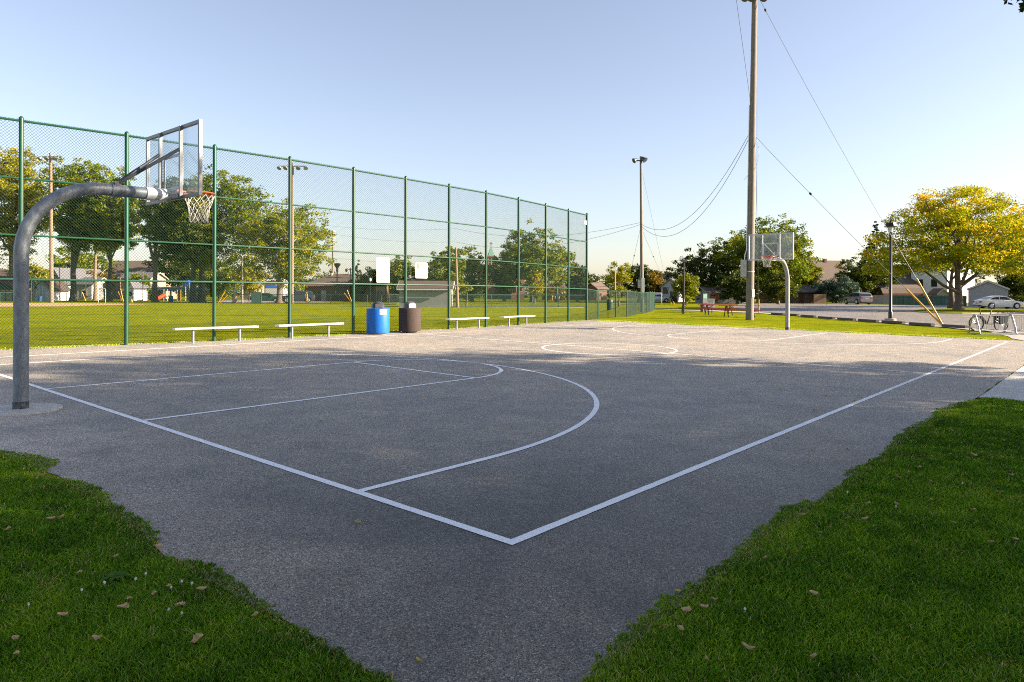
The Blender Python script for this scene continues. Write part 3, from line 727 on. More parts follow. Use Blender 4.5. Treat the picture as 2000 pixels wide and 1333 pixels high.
# ------------------------------------------------------------------ signs on the tall fence
def fence_sign(x0p, x1p, y0p, y1p):
    """corner points on the fence plane for a pixel rectangle"""
    xm = onY((x0p + x1p) / 2, 16.8); Y = fenceY(xm) - 0.075
    a, b = onY(x0p, Y), onY(x1p, Y); d = (xm - CX) * FW[0] + (Y - CY) * FW[1]
    return a, b, Y, zat((x0p + x1p) / 2, y1p, d), zat((x0p + x1p) / 2, y0p, d)
def rrect(w, h, r, n=4):
    P = []
    for cx, cy, a in ((w / 2 - r, -h / 2 + r, -PI / 2), (w / 2 - r, h / 2 - r, 0), (-w / 2 + r, h / 2 - r, PI / 2), (-w / 2 + r, -h / 2 + r, PI)):
        P += [(cx + r * math.cos(a + PI / 2 * k / n), cy + r * math.sin(a + PI / 2 * k / n)) for k in range(n + 1)]
    return P
def make_sign(label, px, marks):
    a, b, Y, z0, z1 = fence_sign(*px); w, h = b - a, z1 - z0
    t = thing('sign', label, 'sign', ((a + b) / 2, Y, (z0 + z1) / 2), 0, 'signs wired to the tall fence')
    MB().prism(rrect(w, h, .045), (0, 0, 0), (1, 0, 0), (0, 0, 1), (0, .006, 0)).build('plate', 'sign_white', t)
    marks(t, w, h)
def m_white(t, w, h):
    g = MB(); r = random.Random(5)
    for row in range(3):
        for k in range(4): g.prism([(0, 0), (.05, 0), (.05, .012), (0, .012)], (-.2 + k * .1 + r.uniform(-.01, .01), -.001, -h * .30 + row * .022), (1, 0, 0), (0, 0, 1), (0, -.001, 0))
    for k, (u, v) in enumerate(((.0, h * .41), (-w * .42, -h * .42), (w * .42, -h * .42), (w * .36, h * .42))): g.prism([(-.012, -.012), (.012, -.012), (.012, .012), (-.012, .012)], (u, -.001, v), (1, 0, 0), (0, 0, 1), (0, -.001, 0))
    g.build('faded_print', 'ink_pale', t)
    e = MB()
    for k in range(7): e.prism([(-.035, 0), (.035, 0), (.02, .035), (-.02, .03)], (-.09 + k * .03 * r.uniform(.6, 1.1), -.001, -h * .42 + r.uniform(0, .05)), (1, 0, 0), (0, 0, 1), (0, -.001 - .0002 * k, 0))
    e.build('red_emblem', 'ink_red', t)
def m_police(t, w, h):
    sh = [(-.075, .10), (0, .12), (.075, .10), (.075, -.02), (.055, -.08), (0, -.13), (-.055, -.08), (-.075, -.02)]
    e = MB().prism(sh, (-w * .29, -.001, h * .27), (1, 0, 0), (0, 0, 1), (0, -.001, 0)).build('shield', 'ink_grey', t)
    MB().prism([(a * .72, b * .72) for a, b in sh], (-w * .29, -.0025, h * .27), (1, 0, 0), (0, 0, 1), (0, -.001, 0)).build('shield_centre', 'ink_gold', e)
    r = random.Random(10)
    rows = ((h * .33, -.02 * w, .42 * w, 'ink_grey'), (h * .19, .02 * w, .40 * w, 'ink_gold'), (h * .03, -.40 * w, .42 * w, 'ink_gold'), (-h * .10, -.40 * w, .42 * w, 'ink_grey'), (-h * .25, -.42 * w, .42 * w, 'ink_gold'), (-h * .39, -.42 * w, .42 * w, 'ink_red'))
    for z, u0, u1, m in rows:
        g = MB(); u = u0
        while u < u1:
            q = r.uniform(.018, .04); ht = r.uniform(.035, .055)
            if r.random() < .82:
                g.prism([(0, -ht / 2), (q * .35, -ht / 2), (q * .35, ht / 2), (0, ht / 2)], (u, -.001, z), (1, 0, 0), (0, 0, 1), (0, -.001, 0))
                if r.random() < .6: g.prism([(0, -.006), (q, -.006), (q, .006), (0, .006)], (u, -.0022, z + r.choice((-ht / 2, 0, ht / 2))), (1, 0, 0), (0, 0, 1), (0, -.001, 0))
            u += q + .018
        g.build('lettering', m, t)
make_sign('tall white sign on the fence, blank but for a small red emblem at its foot', (735.5, 761, 503.5, 553), m_white)
make_sign('smaller white notice on the fence with gold shield and rows of coloured lettering', (811.5, 835, 513.5, 544), m_police)

# ------------------------------------------------------------------ poles, lights and wires
def sag(a, b, s, n=18):
    a, b = Vector(a), Vector(b)
    return [a.lerp(b, k / n) + Vector((0, 0, -4 * s * (k / n) * (1 - k / n))) for k in range(n + 1)]
def wire(label, pts, r=0.012, group='overhead wires and guy wires', m='dark_wire', insul=None):
    mb = MB().tube(pts, r, 5); o = mb.build('wire', m); tag(o, label, 'wire', group)
    if insul is not None:
        k = int(insul * (len(pts) - 1)); p = Vector(pts[k]); q = Vector(pts[min(k + 1, len(pts) - 1)]); d = (q - p).normalized()
        MB().tube([p - d * .10, p - d * .05, p + d * .05, p + d * .10], [.02, .06, .06, .02], 8).build('insulator', 'black', o)
    return o
def flood(t, c, aim, s=1.0, m='grey_plastic'):
    """bell shaped floodlight pointing along aim"""
    c = Vector(c); d = Vector(aim).normalized()
    MB().tube([c - d * .26 * s, c - d * .16 * s, c - d * .02 * s, c + d * .14 * s, c + d * .22 * s], [.06 * s, .11 * s, .14 * s, .24 * s, .26 * s], 12).build('floodlight', m, t, True)

# the big utility pole
bp_ = at(1464, 625.5); d0 = projpx(*bp_)[2]
pole_big = thing('utility_pole', 'very tall wooden utility pole right behind the distant basketball hoop', 'utility pole', bp_, VR)
mpx = d0 / F
HT = 18.95
lean = lambda z: 8.0 * mpx * z / 18.2
def bp(z, dx=0, dy=0): return (lean(z) + dx, dy, z)
rs = lambda z: 0.222 - (0.222 - .150) * z / HT
MB().tube([bp(z) for z in (-.2, 1.5, 4, 7, 10, 13, 16, HT)], [rs(z) for z in (-.2, 1.5, 4, 7, 10, 13, 16, HT)], 20).build('pole', 'wood_pole', pole_big, True)
MB().lathe([(rs(2.75) + .004, 0), (rs(2.75) + .004, .05)], bp(2.75), 20).build('band', 'alu', pole_big, True)
zb0, zb1 = zat(1450, 541, d0) - bp_[2], zat(1450, 508, d0) - bp_[2]
MB().bx(-.49, -.235, -.16, .12, zb0, zb1).build('meter_box', 'ink_pale', pole_big)
MB().tube([(-.30, -.02, zb1), (-.29, -.02, zb1 + .25), bp(zb1 + .6, -.235, -.02), bp(12.3, -.22, -.02)], .028, 8).build('conduit', 'alu', pole_big, True)
zs0, zs1 = zat(1469, 581, d0) - bp_[2], zat(1469, 565.5, d0) - bp_[2]
MB().box((.135, -.20, (zs0 + zs1) / 2), (.19, .012, zs1 - zs0), .45).build('pole_plate', 'sign_white', pole_big)
MB().bx(lean(HT) - .9, lean(HT) + .9, -.26, -.15, HT - .30, HT - .16).build('cross_arm', 'galv', pole_big)
for s in (-.62, -.25, .45): flood(pole_big, bp(HT - .55, s, -.32), (-.5, -.5, -.75), .9)
st = MB()
for k in range(20):
    z = 3.2 + k * .72; st.tube([bp(z, (-1 if k % 2 else 1) * (rs(z) - .01), -.02), bp(z, (-1 if k % 2 else 1) * (rs(z) + .05), -.02)], .008, 5)
st.build('step_bolts', 'black', pole_big)['kind'] = 'stuff'

# second pole, beyond the low fence
d1 = 58.0; b1 = XY(1254.3, d1); m1 = d1 / F
pole2 = thing('light_pole', 'slim wooden floodlight pole behind the low green mesh fence', 'light pole', b1, VR)
H2 = zat(1251, 306, d1) - b1[2]; ln2 = lambda z: -3.4 * m1 * z / H2
MB().tube([(ln2(z), 0, z) for z in (-.2, 3, 6, 9, H2)], [.165, .15, .13, .115, .10], 14).build('pole', 'wood_pole', pole2, True)
MB().bx(ln2(H2) - .55, ln2(H2) + .15, -.2, -.1, H2 - .42, H2 - .34).build('cross_arm', 'black', pole2)
flood(pole2, (ln2(H2) - .47, -.15, H2 - .32), (-.8, -.3, -.45), .85, 'dark_steel'); flood(pole2, (ln2(H2) + .20, -.15, H2 - .22), (.5, -.4, -.6), .95, 'dark_steel')
zz = lambda py: zat(1254, py, d1) - b1[2]
MB().bx(-.36, -.14, -.16, .05, zz(563), zz(547.5)).build('meter_box', 'ink_pale', pole2)
MB().bx(-.10, .16, -.22, -.175, zz(570), zz(543.5)).build('pole_plate', 'sign_white', pole2)
MB().bx(-.12, .15, -.20, -.165, zz(584), zz(571)).build('lower_plate', 'sign_white', pole2)
MB().tube([(-.2, -.05, zz(547.5)), (-.17, -.05, zz(535)), (-.15, 0, zz(500))], .02, 6).build('conduit', 'alu', pole2, True)

# pole with four floodlights behind the tall fence, pole with three at the left, plain poles
def sports_pole(label, px_b, px_t, py_t, d, lamps, w, m='wood_red', nm='light_pole'):
    b = XY(px_b, d); t = thing(nm, label, 'light pole', b, VR); H = zat(px_t, py_t, d) - b[2]; L = (px_t - px_b) * d / F; r = w * d / F / 2
    MB().tube([(L * z / H, 0, z) for z in (-.2, H * .5, H)], [r, r * .85, r * .65], 12).build('pole', m, t, True)
    if lamps:
        e = max(abs(q) for q in lamps) * d / F
        MB().bx(L - e, L + e, -.25, -.15, H - .55, H - .42).build('cross_arm', 'galv', t)
        for q in lamps: flood(t, (L + q * d / F, -.25, H - .62), (q * .02 * rnd.uniform(.4, 1.2), -.6, -.75), 1.15, 'galv')
    return t, Vector(dp(px_t, py_t, d))
p3, p3t = sports_pole('wooden pole with four floodlights, seen through the tall fence above the trees', 570, 571, 318.5, 92, (-24, -12, 12, 26), 7)
p4, p4t = sports_pole('wooden pole with three floodlights in front of the big trees at far left', 101, 98, 300, 92, (-17, -4, 11), 7.5)
p5, p5t = sports_pole('plain leaning wooden pole beside the low grey shed', 894, 889.8, 484, 74, None, 6)
sports_pole('thin pale pole left of the green utility box', 473.5, 473, 500, 96, None, 3.4, 'concrete', 'pole')
sports_pole('thin pale pole between the trees at far left', 117.2, 116.2, 522, 104, None, 2.2, 'concrete', 'pole')
sports_pole('short pale pole beside the white shed at far left', 65, 64.5, 539, 108, None, 2.2, 'concrete', 'pole')
sports_pole('thin brown pole right behind the second fence post', 236, 234, 530, 112, None, 2.2, 'wood_red', 'pole')
sports_pole('thin brown pole in front of the wide tan roof', 279, 279, 532, 112, None, 1.9, 'wood_red', 'pole')
fb = XY(1201.6, 60.0)
tag(MB().tube([(fb[0], fb[1], fb[2]), (fb[0], fb[1], zat(1201.6, 527, 60.0))], .055, 10).build('foul_pole', 'yellow', None, True), 'thin yellow foul pole standing behind the low green mesh fence', 'foul pole')

# siren on a pole
ds = 128; bs = XY(649, ds); ms = ds / F
siren = thing('siren', 'pole with a white stack of warning siren discs above the brown roof', 'siren', bs, VR)
Hs = zat(650, 478, ds) - bs[2]
MB().tube([(0, 0, 0), (.1, 0, Hs)], [.22, .16], 10).build('pole', 'wood_red', siren, True)
for k in range(6):
    z = Hs + .1 + k * .42
    MB().lathe([(.10, 0), (.46, .10), (.48, .16), (.30, .30), (.14, .42)], (.1, 0, z), 16).build('horn', 'sign_white', siren, True)

# lamp posts
def lantern_post(label, px, d, ytop):
    b = XY(px, d); t = thing('lamp_post', label, 'lamp post', b, VR); H = zat(px, ytop, d) - b[2]
    MB().lathe([(.30, -.05), (.30, .16), (.27, .18), (0, .18)], (0, 0, 0), 20).build('footing', 'concrete', t, True)
    MB().lathe([(.115, .17), (.115, .55), (.085, .60), (.078, H - .72), (.10, H - .70), (.10, H - .66), (.05, H - .62)], (0, 0, 0), 14).build('post', 'black', t, True)
    g = MB(); g.lathe([(.10, H - .62), (.18, H - .30), (0, H - .29)], (0, 0, 0), 4); g.build('lamp_glass', 'lamp_glass', t)
    c = MB()
    for k in range(4):
        a = PI / 2 * k + .4; c.tube([(.11 * math.cos(a), .11 * math.sin(a), H - .64), (.27 * math.cos(a), .27 * math.sin(a), H - .30)], .014, 5)
    c.build('cage', 'black', t)
    MB().lathe([(.34, H - .32), (.35, H - .28), (.26, H - .08), (.07, H - .05), (.07, H - .02), (.03, H + .01), (.04, H + .05), (0, H + .08)], (0, 0, 0), 8, ).build('hood', 'black', t)
    return t
lantern_post('black lantern lamp post on a round concrete base at the edge of the parking lot', 1739.3, 40.2, 433)
lp = XY(1334.6, 52); lt = thing('lamp_post', 'slim dark lamp post with box head beside the red picnic tables', 'lamp post', lp, VR)
Hl = zat(1335, 509, 52) - lp[2]
MB().tube([(0, 0, 0), (.06, 0, Hl - .12)], [.075, .06], 10).build('post', 'black', lt, True); MB().bx(-.13, .22, -.17, .17, Hl - .13, Hl + .05).build('lamp_head', 'ink_grey', lt)
l3 = XY(658.5, 120); lt3 = thing('lamp_post', 'dark lamp post rising behind the brown roof next to the siren', 'lamp post', l3, VR); H3 = zat(658, 514, 120) - l3[2]
MB().tube([(0, 0, 0), (0, 0, H3 - .3)], .13, 8).build('post', 'black', lt3, True); MB().lathe([(.2, H3 - 1.5), (.2, H3 - .9), (.55, H3 - .35), (.6, H3 - .1), (0, H3)], (0, 0, 0), 8).build('lamp_head', 'black', lt3)
l4 = XY(684, 126); lt4 = thing('lamp_post', 'black twin lamp post over the right end of the brown roof', 'lamp post', l4, VR); H4 = zat(684, 524, 126) - l4[2]
MB().tube([(0, 0, 0), (0, 0, H4)], .1, 8).build('post', 'black', lt4, True)
for s in (-.7, .7): MB().tube([(0, 0, H4 - .3), (s, 0, H4 - .1)], .05, 6).lathe([(.1, -.5), (.25, -.3), (.2, 0), (0, .1)], (s, 0, H4 - .2), 8).build('lamp_head', 'black', lt4, True)
l5 = XY(723, 96); lt5 = thing('lamp_post', 'thin lamp post with white globe between the brown building and the white sign', 'lamp post', l5, VR); H5 = zat(723, 546, 96) - l5[2]
MB().tube([(0, 0, 0), (0, 0, H5 - .3)], .05, 8).build('post', 'black', lt5, True); MB().lathe([(0, H5 - .35), (.16, H5 - .2), (.2, H5), (.12, H5 + .15), (0, H5 + .2)], (0, 0, 0), 10).build('globe', 'lamp_glass', lt5, True)

# guy guards (yellow) and wires of the big pole
P = lambda z, dx=0, dy=0: Vector(bp_) + Vector((math.cos(VR), math.sin(VR), 0)) * (lean(z) + dx) + Vector((FW[0], FW[1], 0)) * dy + Vector((0, 0, z))
anc = Vector(at(1843, 638.5))
def guard(label, a, b, ln, r=.045):
    a, b = Vector(a), Vector(b); d = (b - a).normalized()
    return tag(MB().tube([a + d * .05, a + d * ln], r, 10).build('guy_guard', 'yellow', None, True), label, 'guy guard', 'yellow guy wire guards')
zc = zat(1470, 268, d0) - bp_[2]
tp1, tp2 = P(HT - .35, .16), P(zc, .2)
guard('yellow guy guard by the bike rack, the steeper of the crossing pair', anc, tp1, 2.65)
guard('yellow guy guard by the bike rack, the flatter one of the pair', anc, tp2, 2.45)
wire('guy wire from the top of the tall pole down to the steeper yellow guard', sag(tp1, anc + (tp1 - anc).normalized() * 2.6, .25), .0115, insul=.10)
wire('guy wire from halfway up the tall pole to the flatter yellow guard', sag(tp2, anc + (tp2 - anc).normalized() * 2.4, .1), .0115, insul=.42)
an2 = Vector(at(1482.5, 612)); guard('upright yellow guy guard just right of the tall wooden pole', an2, P(zc, .2), 2.05, .055)
wire('nearly vertical guy wire close beside the right edge of the tall pole', sag(P(zc, .2, .1), an2, .15), .0125)
wire('second thin cable hanging down beside the right edge of the tall pole', sag(P(zc + 5.5, .2, .1), an2 + Vector((.1, .2, 0)), .12), .009)
wire('short loose cable end hanging across the tall pole', [P(zc, .2, -.1), P(zc - 1.0, .30, -.3), P(zc - 1.8, .1, -.35), P(zc - 2.5, -.55, -.3)], .009)
far_up = Vector(dp(1430, -60, 30)); wire('cable rising to the upper left from the tall pole', [P(zat(1460, 195, d0) - bp_[2], -.17), far_up.lerp(P(zat(1460, 195, d0) - bp_[2], -.17), .5), far_up], .011)
# cables between the two poles and on to the left
def P2(py, dx=0): return Vector(dp(1251, py, d1)) + Vector((math.cos(VR), math.sin(VR), 0)) * dx
def through(a, b, px, py):
    """sagging cable from a to b that droops as a real one does; lowest point set by sag"""
    return sag(a, b, py, 28)
wire('upper of two sagging cables strung between the tall pole and the slim floodlight pole', sag(P(zat(1460, 262, d0) - bp_[2], -.2), P2(437), 2.35, 28), .014)
wire('lower of two sagging cables strung between the tall pole and the slim floodlight pole', sag(P(zat(1460, 271, d0) - bp_[2], -.2), P2(441), 2.75, 28), .014)
wire('upper cable running left from the slim floodlight pole behind the tall fence', sag(P2(435), p5t + Vector((0, 0, 2.0)), 1.0, 24), .012)
wire('lower cable running left from the slim floodlight pole behind the tall fence', sag(P2(439), p5t + Vector((0, 0, .6)), 1.2, 24), .012)
wire('upper distant cable over the brown roof and the grey shed', sag(p5t + Vector((0, 0, 2.0)), Vector(dp(571, 430, 92)), .6, 24), .009)
wire('lower distant cable over the brown roof and the grey shed', sag(p5t + Vector((0, 0, .6)), Vector(dp(571, 440, 92)), .7, 24), .009)
an3 = Vector(at(1318, 597)); an4 = Vector(at(1311, 595))
guard('flatter yellow guy guard beyond the end of the low mesh fence', an3, P2(440), 2.6, .06); guard('steeper yellow guy guard beyond the end of the low mesh fence', an4, P2(330), 2.3, .06)
wire('guy wire from midway up the slim floodlight pole to the right', sag(P2(442), an3, .1), .010, insul=.3)
wire('guy wire from the top of the slim floodlight pole to the right', sag(P2(322), an4, .15), .009, insul=.74)
wire('guy wire from the slim floodlight pole down to the left', sag(P2(445), Vector(at(1215, 600)), .1), .010, insul=.3)
for (x0, y0, x1, y1), lab in (((425.5, 594, 440, 568), 'taller yellow guy guard right of the third fence post'), ((430, 592, 444, 577), 'shorter yellow guy guard right of the third fence post'),
                              ((602, 596, 599, 571), 'upright yellow guy guard in front of the dark parked vehicle'), ((600, 590, 596.5, 575), 'short yellow guy guard in front of the dark parked vehicle'),
                              ((687, 592, 672.5, 573), 'flatter yellow guy guard left of the fourth bay post'), ((688, 588, 678, 567), 'steeper yellow guy guard left of the fourth bay post'),
                              ((168, 589, 160.5, 571), 'yellow guy guard among the dugout fencing at far left'), ((240, 580, 231, 570), 'yellow guy guard left of the second fence post'),
                              ((241, 573, 235.5, 565), 'small yellow guy guard touching the second fence post')):
    dd = 91.0
    a = Vector(dp(x0, y0, dd)); b = Vector(dp(x1, y1, dd)); a.z = min(a.z, gz(a.x, a.y) + .15)
    guard(lab, a, b, (b - a).length, .055)
wire('faint distant cable low in the sky right of the tall fence end', sag(dp(1110, 556.5, 118), dp(1215, 556, 118), .4, 12), .03)
wire('faint distant cable behind the white sign', sag(dp(600, 497, 118), dp(1010, 505, 118), 1.2, 12), .012)

# ------------------------------------------------------------------ picnic tables, sign boards, wheel stops, rack, bicycle
def make_table():
    t = thing('picnic_table', '', 'picnic table', (0, 0, 0), 0, 'red picnic tables on the grass')
    for k in range(4): MB().bx(-1.22, 1.22, -.37 + k * .188, -.37 + k * .188 + .176, .715, .755).build('top_plank', 'red_table', t)
    for s in (-1, 1): MB().bx(-1.22, 1.22, s * .68 - .13, s * .68 + .13, .43, .47).build('bench_plank', 'red_table', t)
    for s in (-1, 1):
        f = MB(); x = s * .80
        for q in (-1, 1): f.tube([(x, q * .10, .71), (x, q * .62, .09), (x, q * .72, .035), (x, q * .80, .05)], .03, 8)
        f.tube([(x, -.72, .40), (x, .72, .40)], .028, 8).bar((x, 0, .40), (x * .45, 0, .70), .03, .03)
        f.bx(x - .05, x + .05, -.34, .34, .68, .714)
        f.build('leg_frame', 'black', t, True)
    return t
tb = None
for (xa, xb2, yb, lab) in ((1331, 1376, 612, 'red picnic table under the slim dark lamp post'), (1381, 1425, 616.5, 'middle red picnic table below the white sign board'), (1412, 1474, 620.5, 'red picnic table partly behind the tall wooden pole')):
    a, b = at(xa + 4, yb - .8), at(xb2 - 3, yb - .2); mx = ((a[0] + b[0]) / 2, (a[1] + b[1]) / 2)
    loc = (*mx, gz(*mx)); rz = VR - .10
    if tb is None: tb = make_table(); tb.location = loc; tb.rotation_euler = (0, 0, rz); tb['label'] = lab
    else: clone(tb, loc, rz, lab)

ws = XY(1388, 55); wsg = thing('sign_board', 'white notice board with green heading and red lines behind the picnic tables', 'notice board', ws, VR)
m_ = 55 / F; zq = lambda py: zat(1388, py, 55) - ws[2]
MB().bx(-7 * m_, 7.4 * m_, -.03, .03, zq(600), zq(584)).build('board', 'sign_white', wsg)
MB().bx(-6 * m_, 6.4 * m_, -.036, -.031, zq(587.4), zq(585)).build('heading', 'ink_green', wsg)
for py in (589.5, 594.6): MB().bx(-5.4 * m_, 5.8 * m_, -.036, -.031, zq(py + .35), zq(py - .35)).build('red_line', 'ink_red', wsg)
for py in (592, 597.4):
    g = MB()
    for k in range(6): g.bx((-4.5 + k * 1.7) * m_, (-3.5 + k * 1.7) * m_, -.036, -.031, zq(py + .7), zq(py - .7))
    g.build('lettering', 'ink_grey', wsg)
for s in (-.12, .12): MB().tube([(s, .05, 0), (s, .05, zq(590))], .035, 8).build('leg', 'black', wsg, True)
kb = XY(1377.5, 59); kk = thing('notice_cabinet', 'grey cabinet with pale green front panel left of the white notice board', 'cabinet', kb, VR + .35); mk = 59 / F; zk = lambda py: zat(1377, py, 59) - kb[2]
MB().bx(-5.4 * mk, 4.6 * mk, 0, .35, 0, zk(574)).build('body', 'ink_grey', kk); MB().bx(-4.8 * mk, 3.8 * mk, -.02, -.002, zk(583.5), zk(575)).build('panel', 'ink_green', kk)

# wheel stops
def make_stop():
    o = MB().prism([(-.10, 0), (.10, 0), (.10, .09), (.07, .14), (-.07, .14), (-.10, .09)], (-.92, 0, 0), (0, 1, 0), (0, 0, 1), (1.84, 0, 0)).build('wheel_stop', 'timber')
    return tag(o, '', 'wheel stop', 'dark timber wheel stops along the near edge of the lot')
st0 = None
near = ((1508, 1531.5, 615.6), (1539.5, 1559, 617.4), (1566, 1592, 620.2), (1600, 1629, 623.6), (1638, 1669, 626.4), (1679, 1714, 629.4), (1725, 1765, 632.6), (1778.5, 1822, 636.8), (1843, 1889, 641.2))
nlab = ('farthest dark wheel stop left of the far hoop pole', 'dark wheel stop split by the far hoop pole', 'dark wheel stop just right of the far hoop pole', 'second dark wheel stop right of the far hoop pole', 'third dark wheel stop right of the far hoop pole', 'dark wheel stop left of the lantern lamp post', 'dark wheel stop behind the foot of the lantern lamp post', 'dark wheel stop between the lantern lamp post and the yellow guards', 'longest looking dark wheel stop behind the yellow guards')
for (xa, xb2, y), lab in zip(near, nlab):
    c3 = at((xa + xb2) / 2, y + .3); e0, e1 = Vector(at(1700, 627.6)), Vector(at(1850, 638.6)); u = (e1 - e0).normalized()
    def on_edge(px):
        r_ = ray(px, HY); den = r_[0] * u.y - r_[1] * u.x; t_ = ((c3[0] - CX) * u.y - (c3[1] - CY) * u.x) / den
        return Vector((CX + t_ * r_[0], CY + t_ * r_[1], 0))
    a, b = on_edge(xa), on_edge(xb2); c = ((a.x + b.x) / 2, (a.y + b.y) / 2); rz = math.atan2(b.y - a.y, b.x - a.x); ln = (b - a).length
    if st0 is None: st0 = make_stop(); o = st0
    else: o = dup(st0)
    o.location = (*c, gz(*c) + .02); o.rotation_euler = (0, 0, rz); o.scale = (ln / 1.84, 1, 1); o['label'] = lab
fs0 = None
for (xa, xb2, y), lab in zip(((1443, 1477, 597.2), (1483, 1511, 596.8), (1519, 1562, 596.4), (1570, 1606, 596.2), (1614, 1650, 596)), ('pale wheel stop left of the tall pole at the far edge of the lot', 'pale wheel stop right of the tall pole at the far edge of the lot', 'pale wheel stop behind the far hoop pole at the far edge of the lot', 'pale wheel stop before the brown garage', 'pale wheel stop left of the parked grey car')):
    a, b = at(xa, y), at(xb2, y); c = ((a[0] + b[0]) / 2, (a[1] + b[1]) / 2)
    if fs0 is None:
        fs0 = MB().bx(-1.3, 1.3, -.1, .1, 0, .16).build('wheel_stop', 'stop_pale'); tag(fs0, '', 'wheel stop', 'pale wheel stops along the far edge of the lot'); o = fs0
    else: o = dup(fs0)
    o.location = (*c, gz(*c) + .02); o.rotation_euler = (0, 0, VR); o['label'] = lab

def make_rack():
    t = thing('bike_rack', '', 'bike rack', (0, 0, 0), 0, 'steel bike racks'); w = .74
    for s in (-1, 1):
        x = s * w
        pts = [(x, -.34, .03), (x, -.30, .10), (x, -.27, .28), (x, -.09, .72), (x, -.05, .77), (x, 0, .79), (x, .05, .77), (x, .09, .72), (x, .27, .28), (x, .30, .10), (x, .34, .03)]
        MB().tube(pts, .027, 10).build('end_hoop', 'rail_steel', t, True)
        MB().bar((x, -.42, .03), (x, .42, .03), .06, .05).build('foot', 'rail_steel', t)
    MB().tube([(-w, 0, .76), (w, 0, .76)], .022, 8).build('top_rail', 'rail_steel', t, True)
    MB().tube([(-w, 0, .14), (w, 0, .14)], .022, 8).build('bottom_rail', 'rail_steel', t, True)
    MB().bar((-w, -.36, .03), (w, -.36, .03), .05, .05).build('ground_rail', 'rail_steel', t)
    for k in range(14):
        x = -w + (k + 1) * 2 * w / 15
        MB().tube([(x, 0, .14), (x, 0, .76)], .0085, 6).build('upright', 'rail_steel', t, True)
    return t
rk = make_rack(); ra = at(1905, 652.5); rb = at(1973, 655.5)
rk.location = ((ra[0] + rb[0]) / 2, (ra[1] + rb[1]) / 2, gz(*ra[:2]) + .012); rk.rotation_euler = (0, 0, VR + .02); rk['label'] = 'steel bike rack with upright bars in front of the black bicycle'
rk2 = clone(rk, (rk.location.x + 1.78 * math.cos(VR) + .5 * FW[0], rk.location.y + 1.78 * math.sin(VR) + .5 * FW[1], rk.location.z), VR + .02, 'second steel bike rack, cut off at the edge right of the first')

def make_bike():
    t = thing('bicycle', 'black bicycle with luggage rack parked behind the first bike rack', 'bicycle', (0, 0, 0), 0)
    R = .345
    for x, n in ((-.56, 'front_wheel'), (.56, 'rear_wheel')):
        w = MB().torus((x, 0, R), R - .028, .028, 32, 8, 1).build(n, 'tyre', t, True)
        MB().torus((x, 0, R), R - .06, .010, 28, 6, 1).build('rim', 'rail_steel', w, True)
        s = MB()
        for k in range(14):
            a = 2 * PI * k / 14; s.tube([(x, 0, R), (x + (R - .06) * math.cos(a), 0, R + (R - .06) * math.sin(a))], .0025, 3, False)
        s.build('spokes', 'rail_steel', w)['kind'] = 'stuff'
        MB().tube([(x, -.05, R), (x, .05, R)], .035, 8).build('hub', 'black', w, True)
    f = MB()
    f.tube([(-.38, 0, .82), (-.08, 0, .32)], .026, 8).tube([(-.08, 0, .32), (.10, 0, .82)], .022, 8).tube([(-.38, 0, .76), (.06, 0, .70)], .024, 8)
    for s in (-.06, .06): f.tube([(-.08, s * .5, .32), (.56, s, R)], .012, 6).tube([(.08, s * .4, .74), (.56, s, R)], .010, 6).tube([(-.40, s, .74), (-.56, s, R)], .016, 6)
    f.tube([(-.36, 0, .74), (-.41, 0, .98)], .022, 8); f.build('frame', 'black', t, True)
    MB().tube([(-.42, 0, .98), (-.38, 0, 1.06), (-.32, -.1, 1.10), (-.20, -.30, 1.08)], .013, 6).tube([(-.38, 0, 1.06), (-.32, .1, 1.10), (-.20, .30, 1.08)], .013, 6).build('handlebar', 'black', t, True)
    MB().tube([(.10, 0, .80), (.13, 0, .98)], .015, 8).build('seat_post', 'rail_steel', t, True)
    MB().prism([(-.16, -.02), (-.02, -.03), (.10, -.09), (.14, -.05), (.14, .05), (.10, .09), (-.02, .03), (-.16, .02)], (.13, 0, .98), (1, 0, 0), (0, 1, 0), (0, 0, .05)).build('saddle', 'black_plastic', t)
    r = MB()
    for s in (-.07, .07): r.tube([(.20, s, .74), (.78, s, .74)], .010, 6).tube([(.56, s, R), (.46, s, .74)], .008, 6).tube([(.58, s, R), (.72, s, .74)], .008, 6)
    for x in (.22, .36, .5, .64, .78): r.tube([(x, -.07, .74), (x, .07, .74)], .009, 5)
    r.build('luggage_rack', 'dark_steel', t, True)
    for s in (-1, 1): MB().bx(.36, .72, s * .09 - (.12 if s < 0 else 0), s * .09 + (.12 if s > 0 else 0), .36, .70).build('pannier', 'black_plastic', t)
    MB().bar((-.36, 0, .70), (-.11, 0, .34), .07, .08).build('battery', 'black_plastic', t)
    return t
bk = make_bike(); bloc = at(1931, 648.5); bk.location = (bloc[0], bloc[1], gz(*bloc[:2]) + .01); bk.rotation_euler = (0, 0, VR + .06)

# ------------------------------------------------------------------ small things on the far side of the field
gb = XY(500, 92); gg = thing('utility_box', 'dark green utility box standing at the edge of the ball field', 'utility box', gb, VR + .15); mg = 92 / F; zg = lambda py: zat(500, py, 92) - gb[2]
MB().bx(-8.6 * mg, 7.6 * mg, 0, 1.1, 0, zg(571.5)).bx(-8.9 * mg, 7.9 * mg, -.04, 1.14, zg(571.4), zg(570)).build('body', 'dark_green', gg); MB().bx(-2.6 * mg, 2.6 * mg, -.02, -.003, zg(580), zg(577.5)).build('badge', 'ink_grey', gg)
sb = XY(459.5, 100); ss = thing('stone_statue', 'small banded tan stone figure left of the thin pale pole', 'statue', sb, VR); zs = lambda py: zat(459, py, 100) - sb[2]
MB().lathe([(.30, 0), (.30, .35), (.25, .4), (.27, .62), (.24, .66)], (0, 0, 0), 10).build('base', 'tan_stone', ss, True)
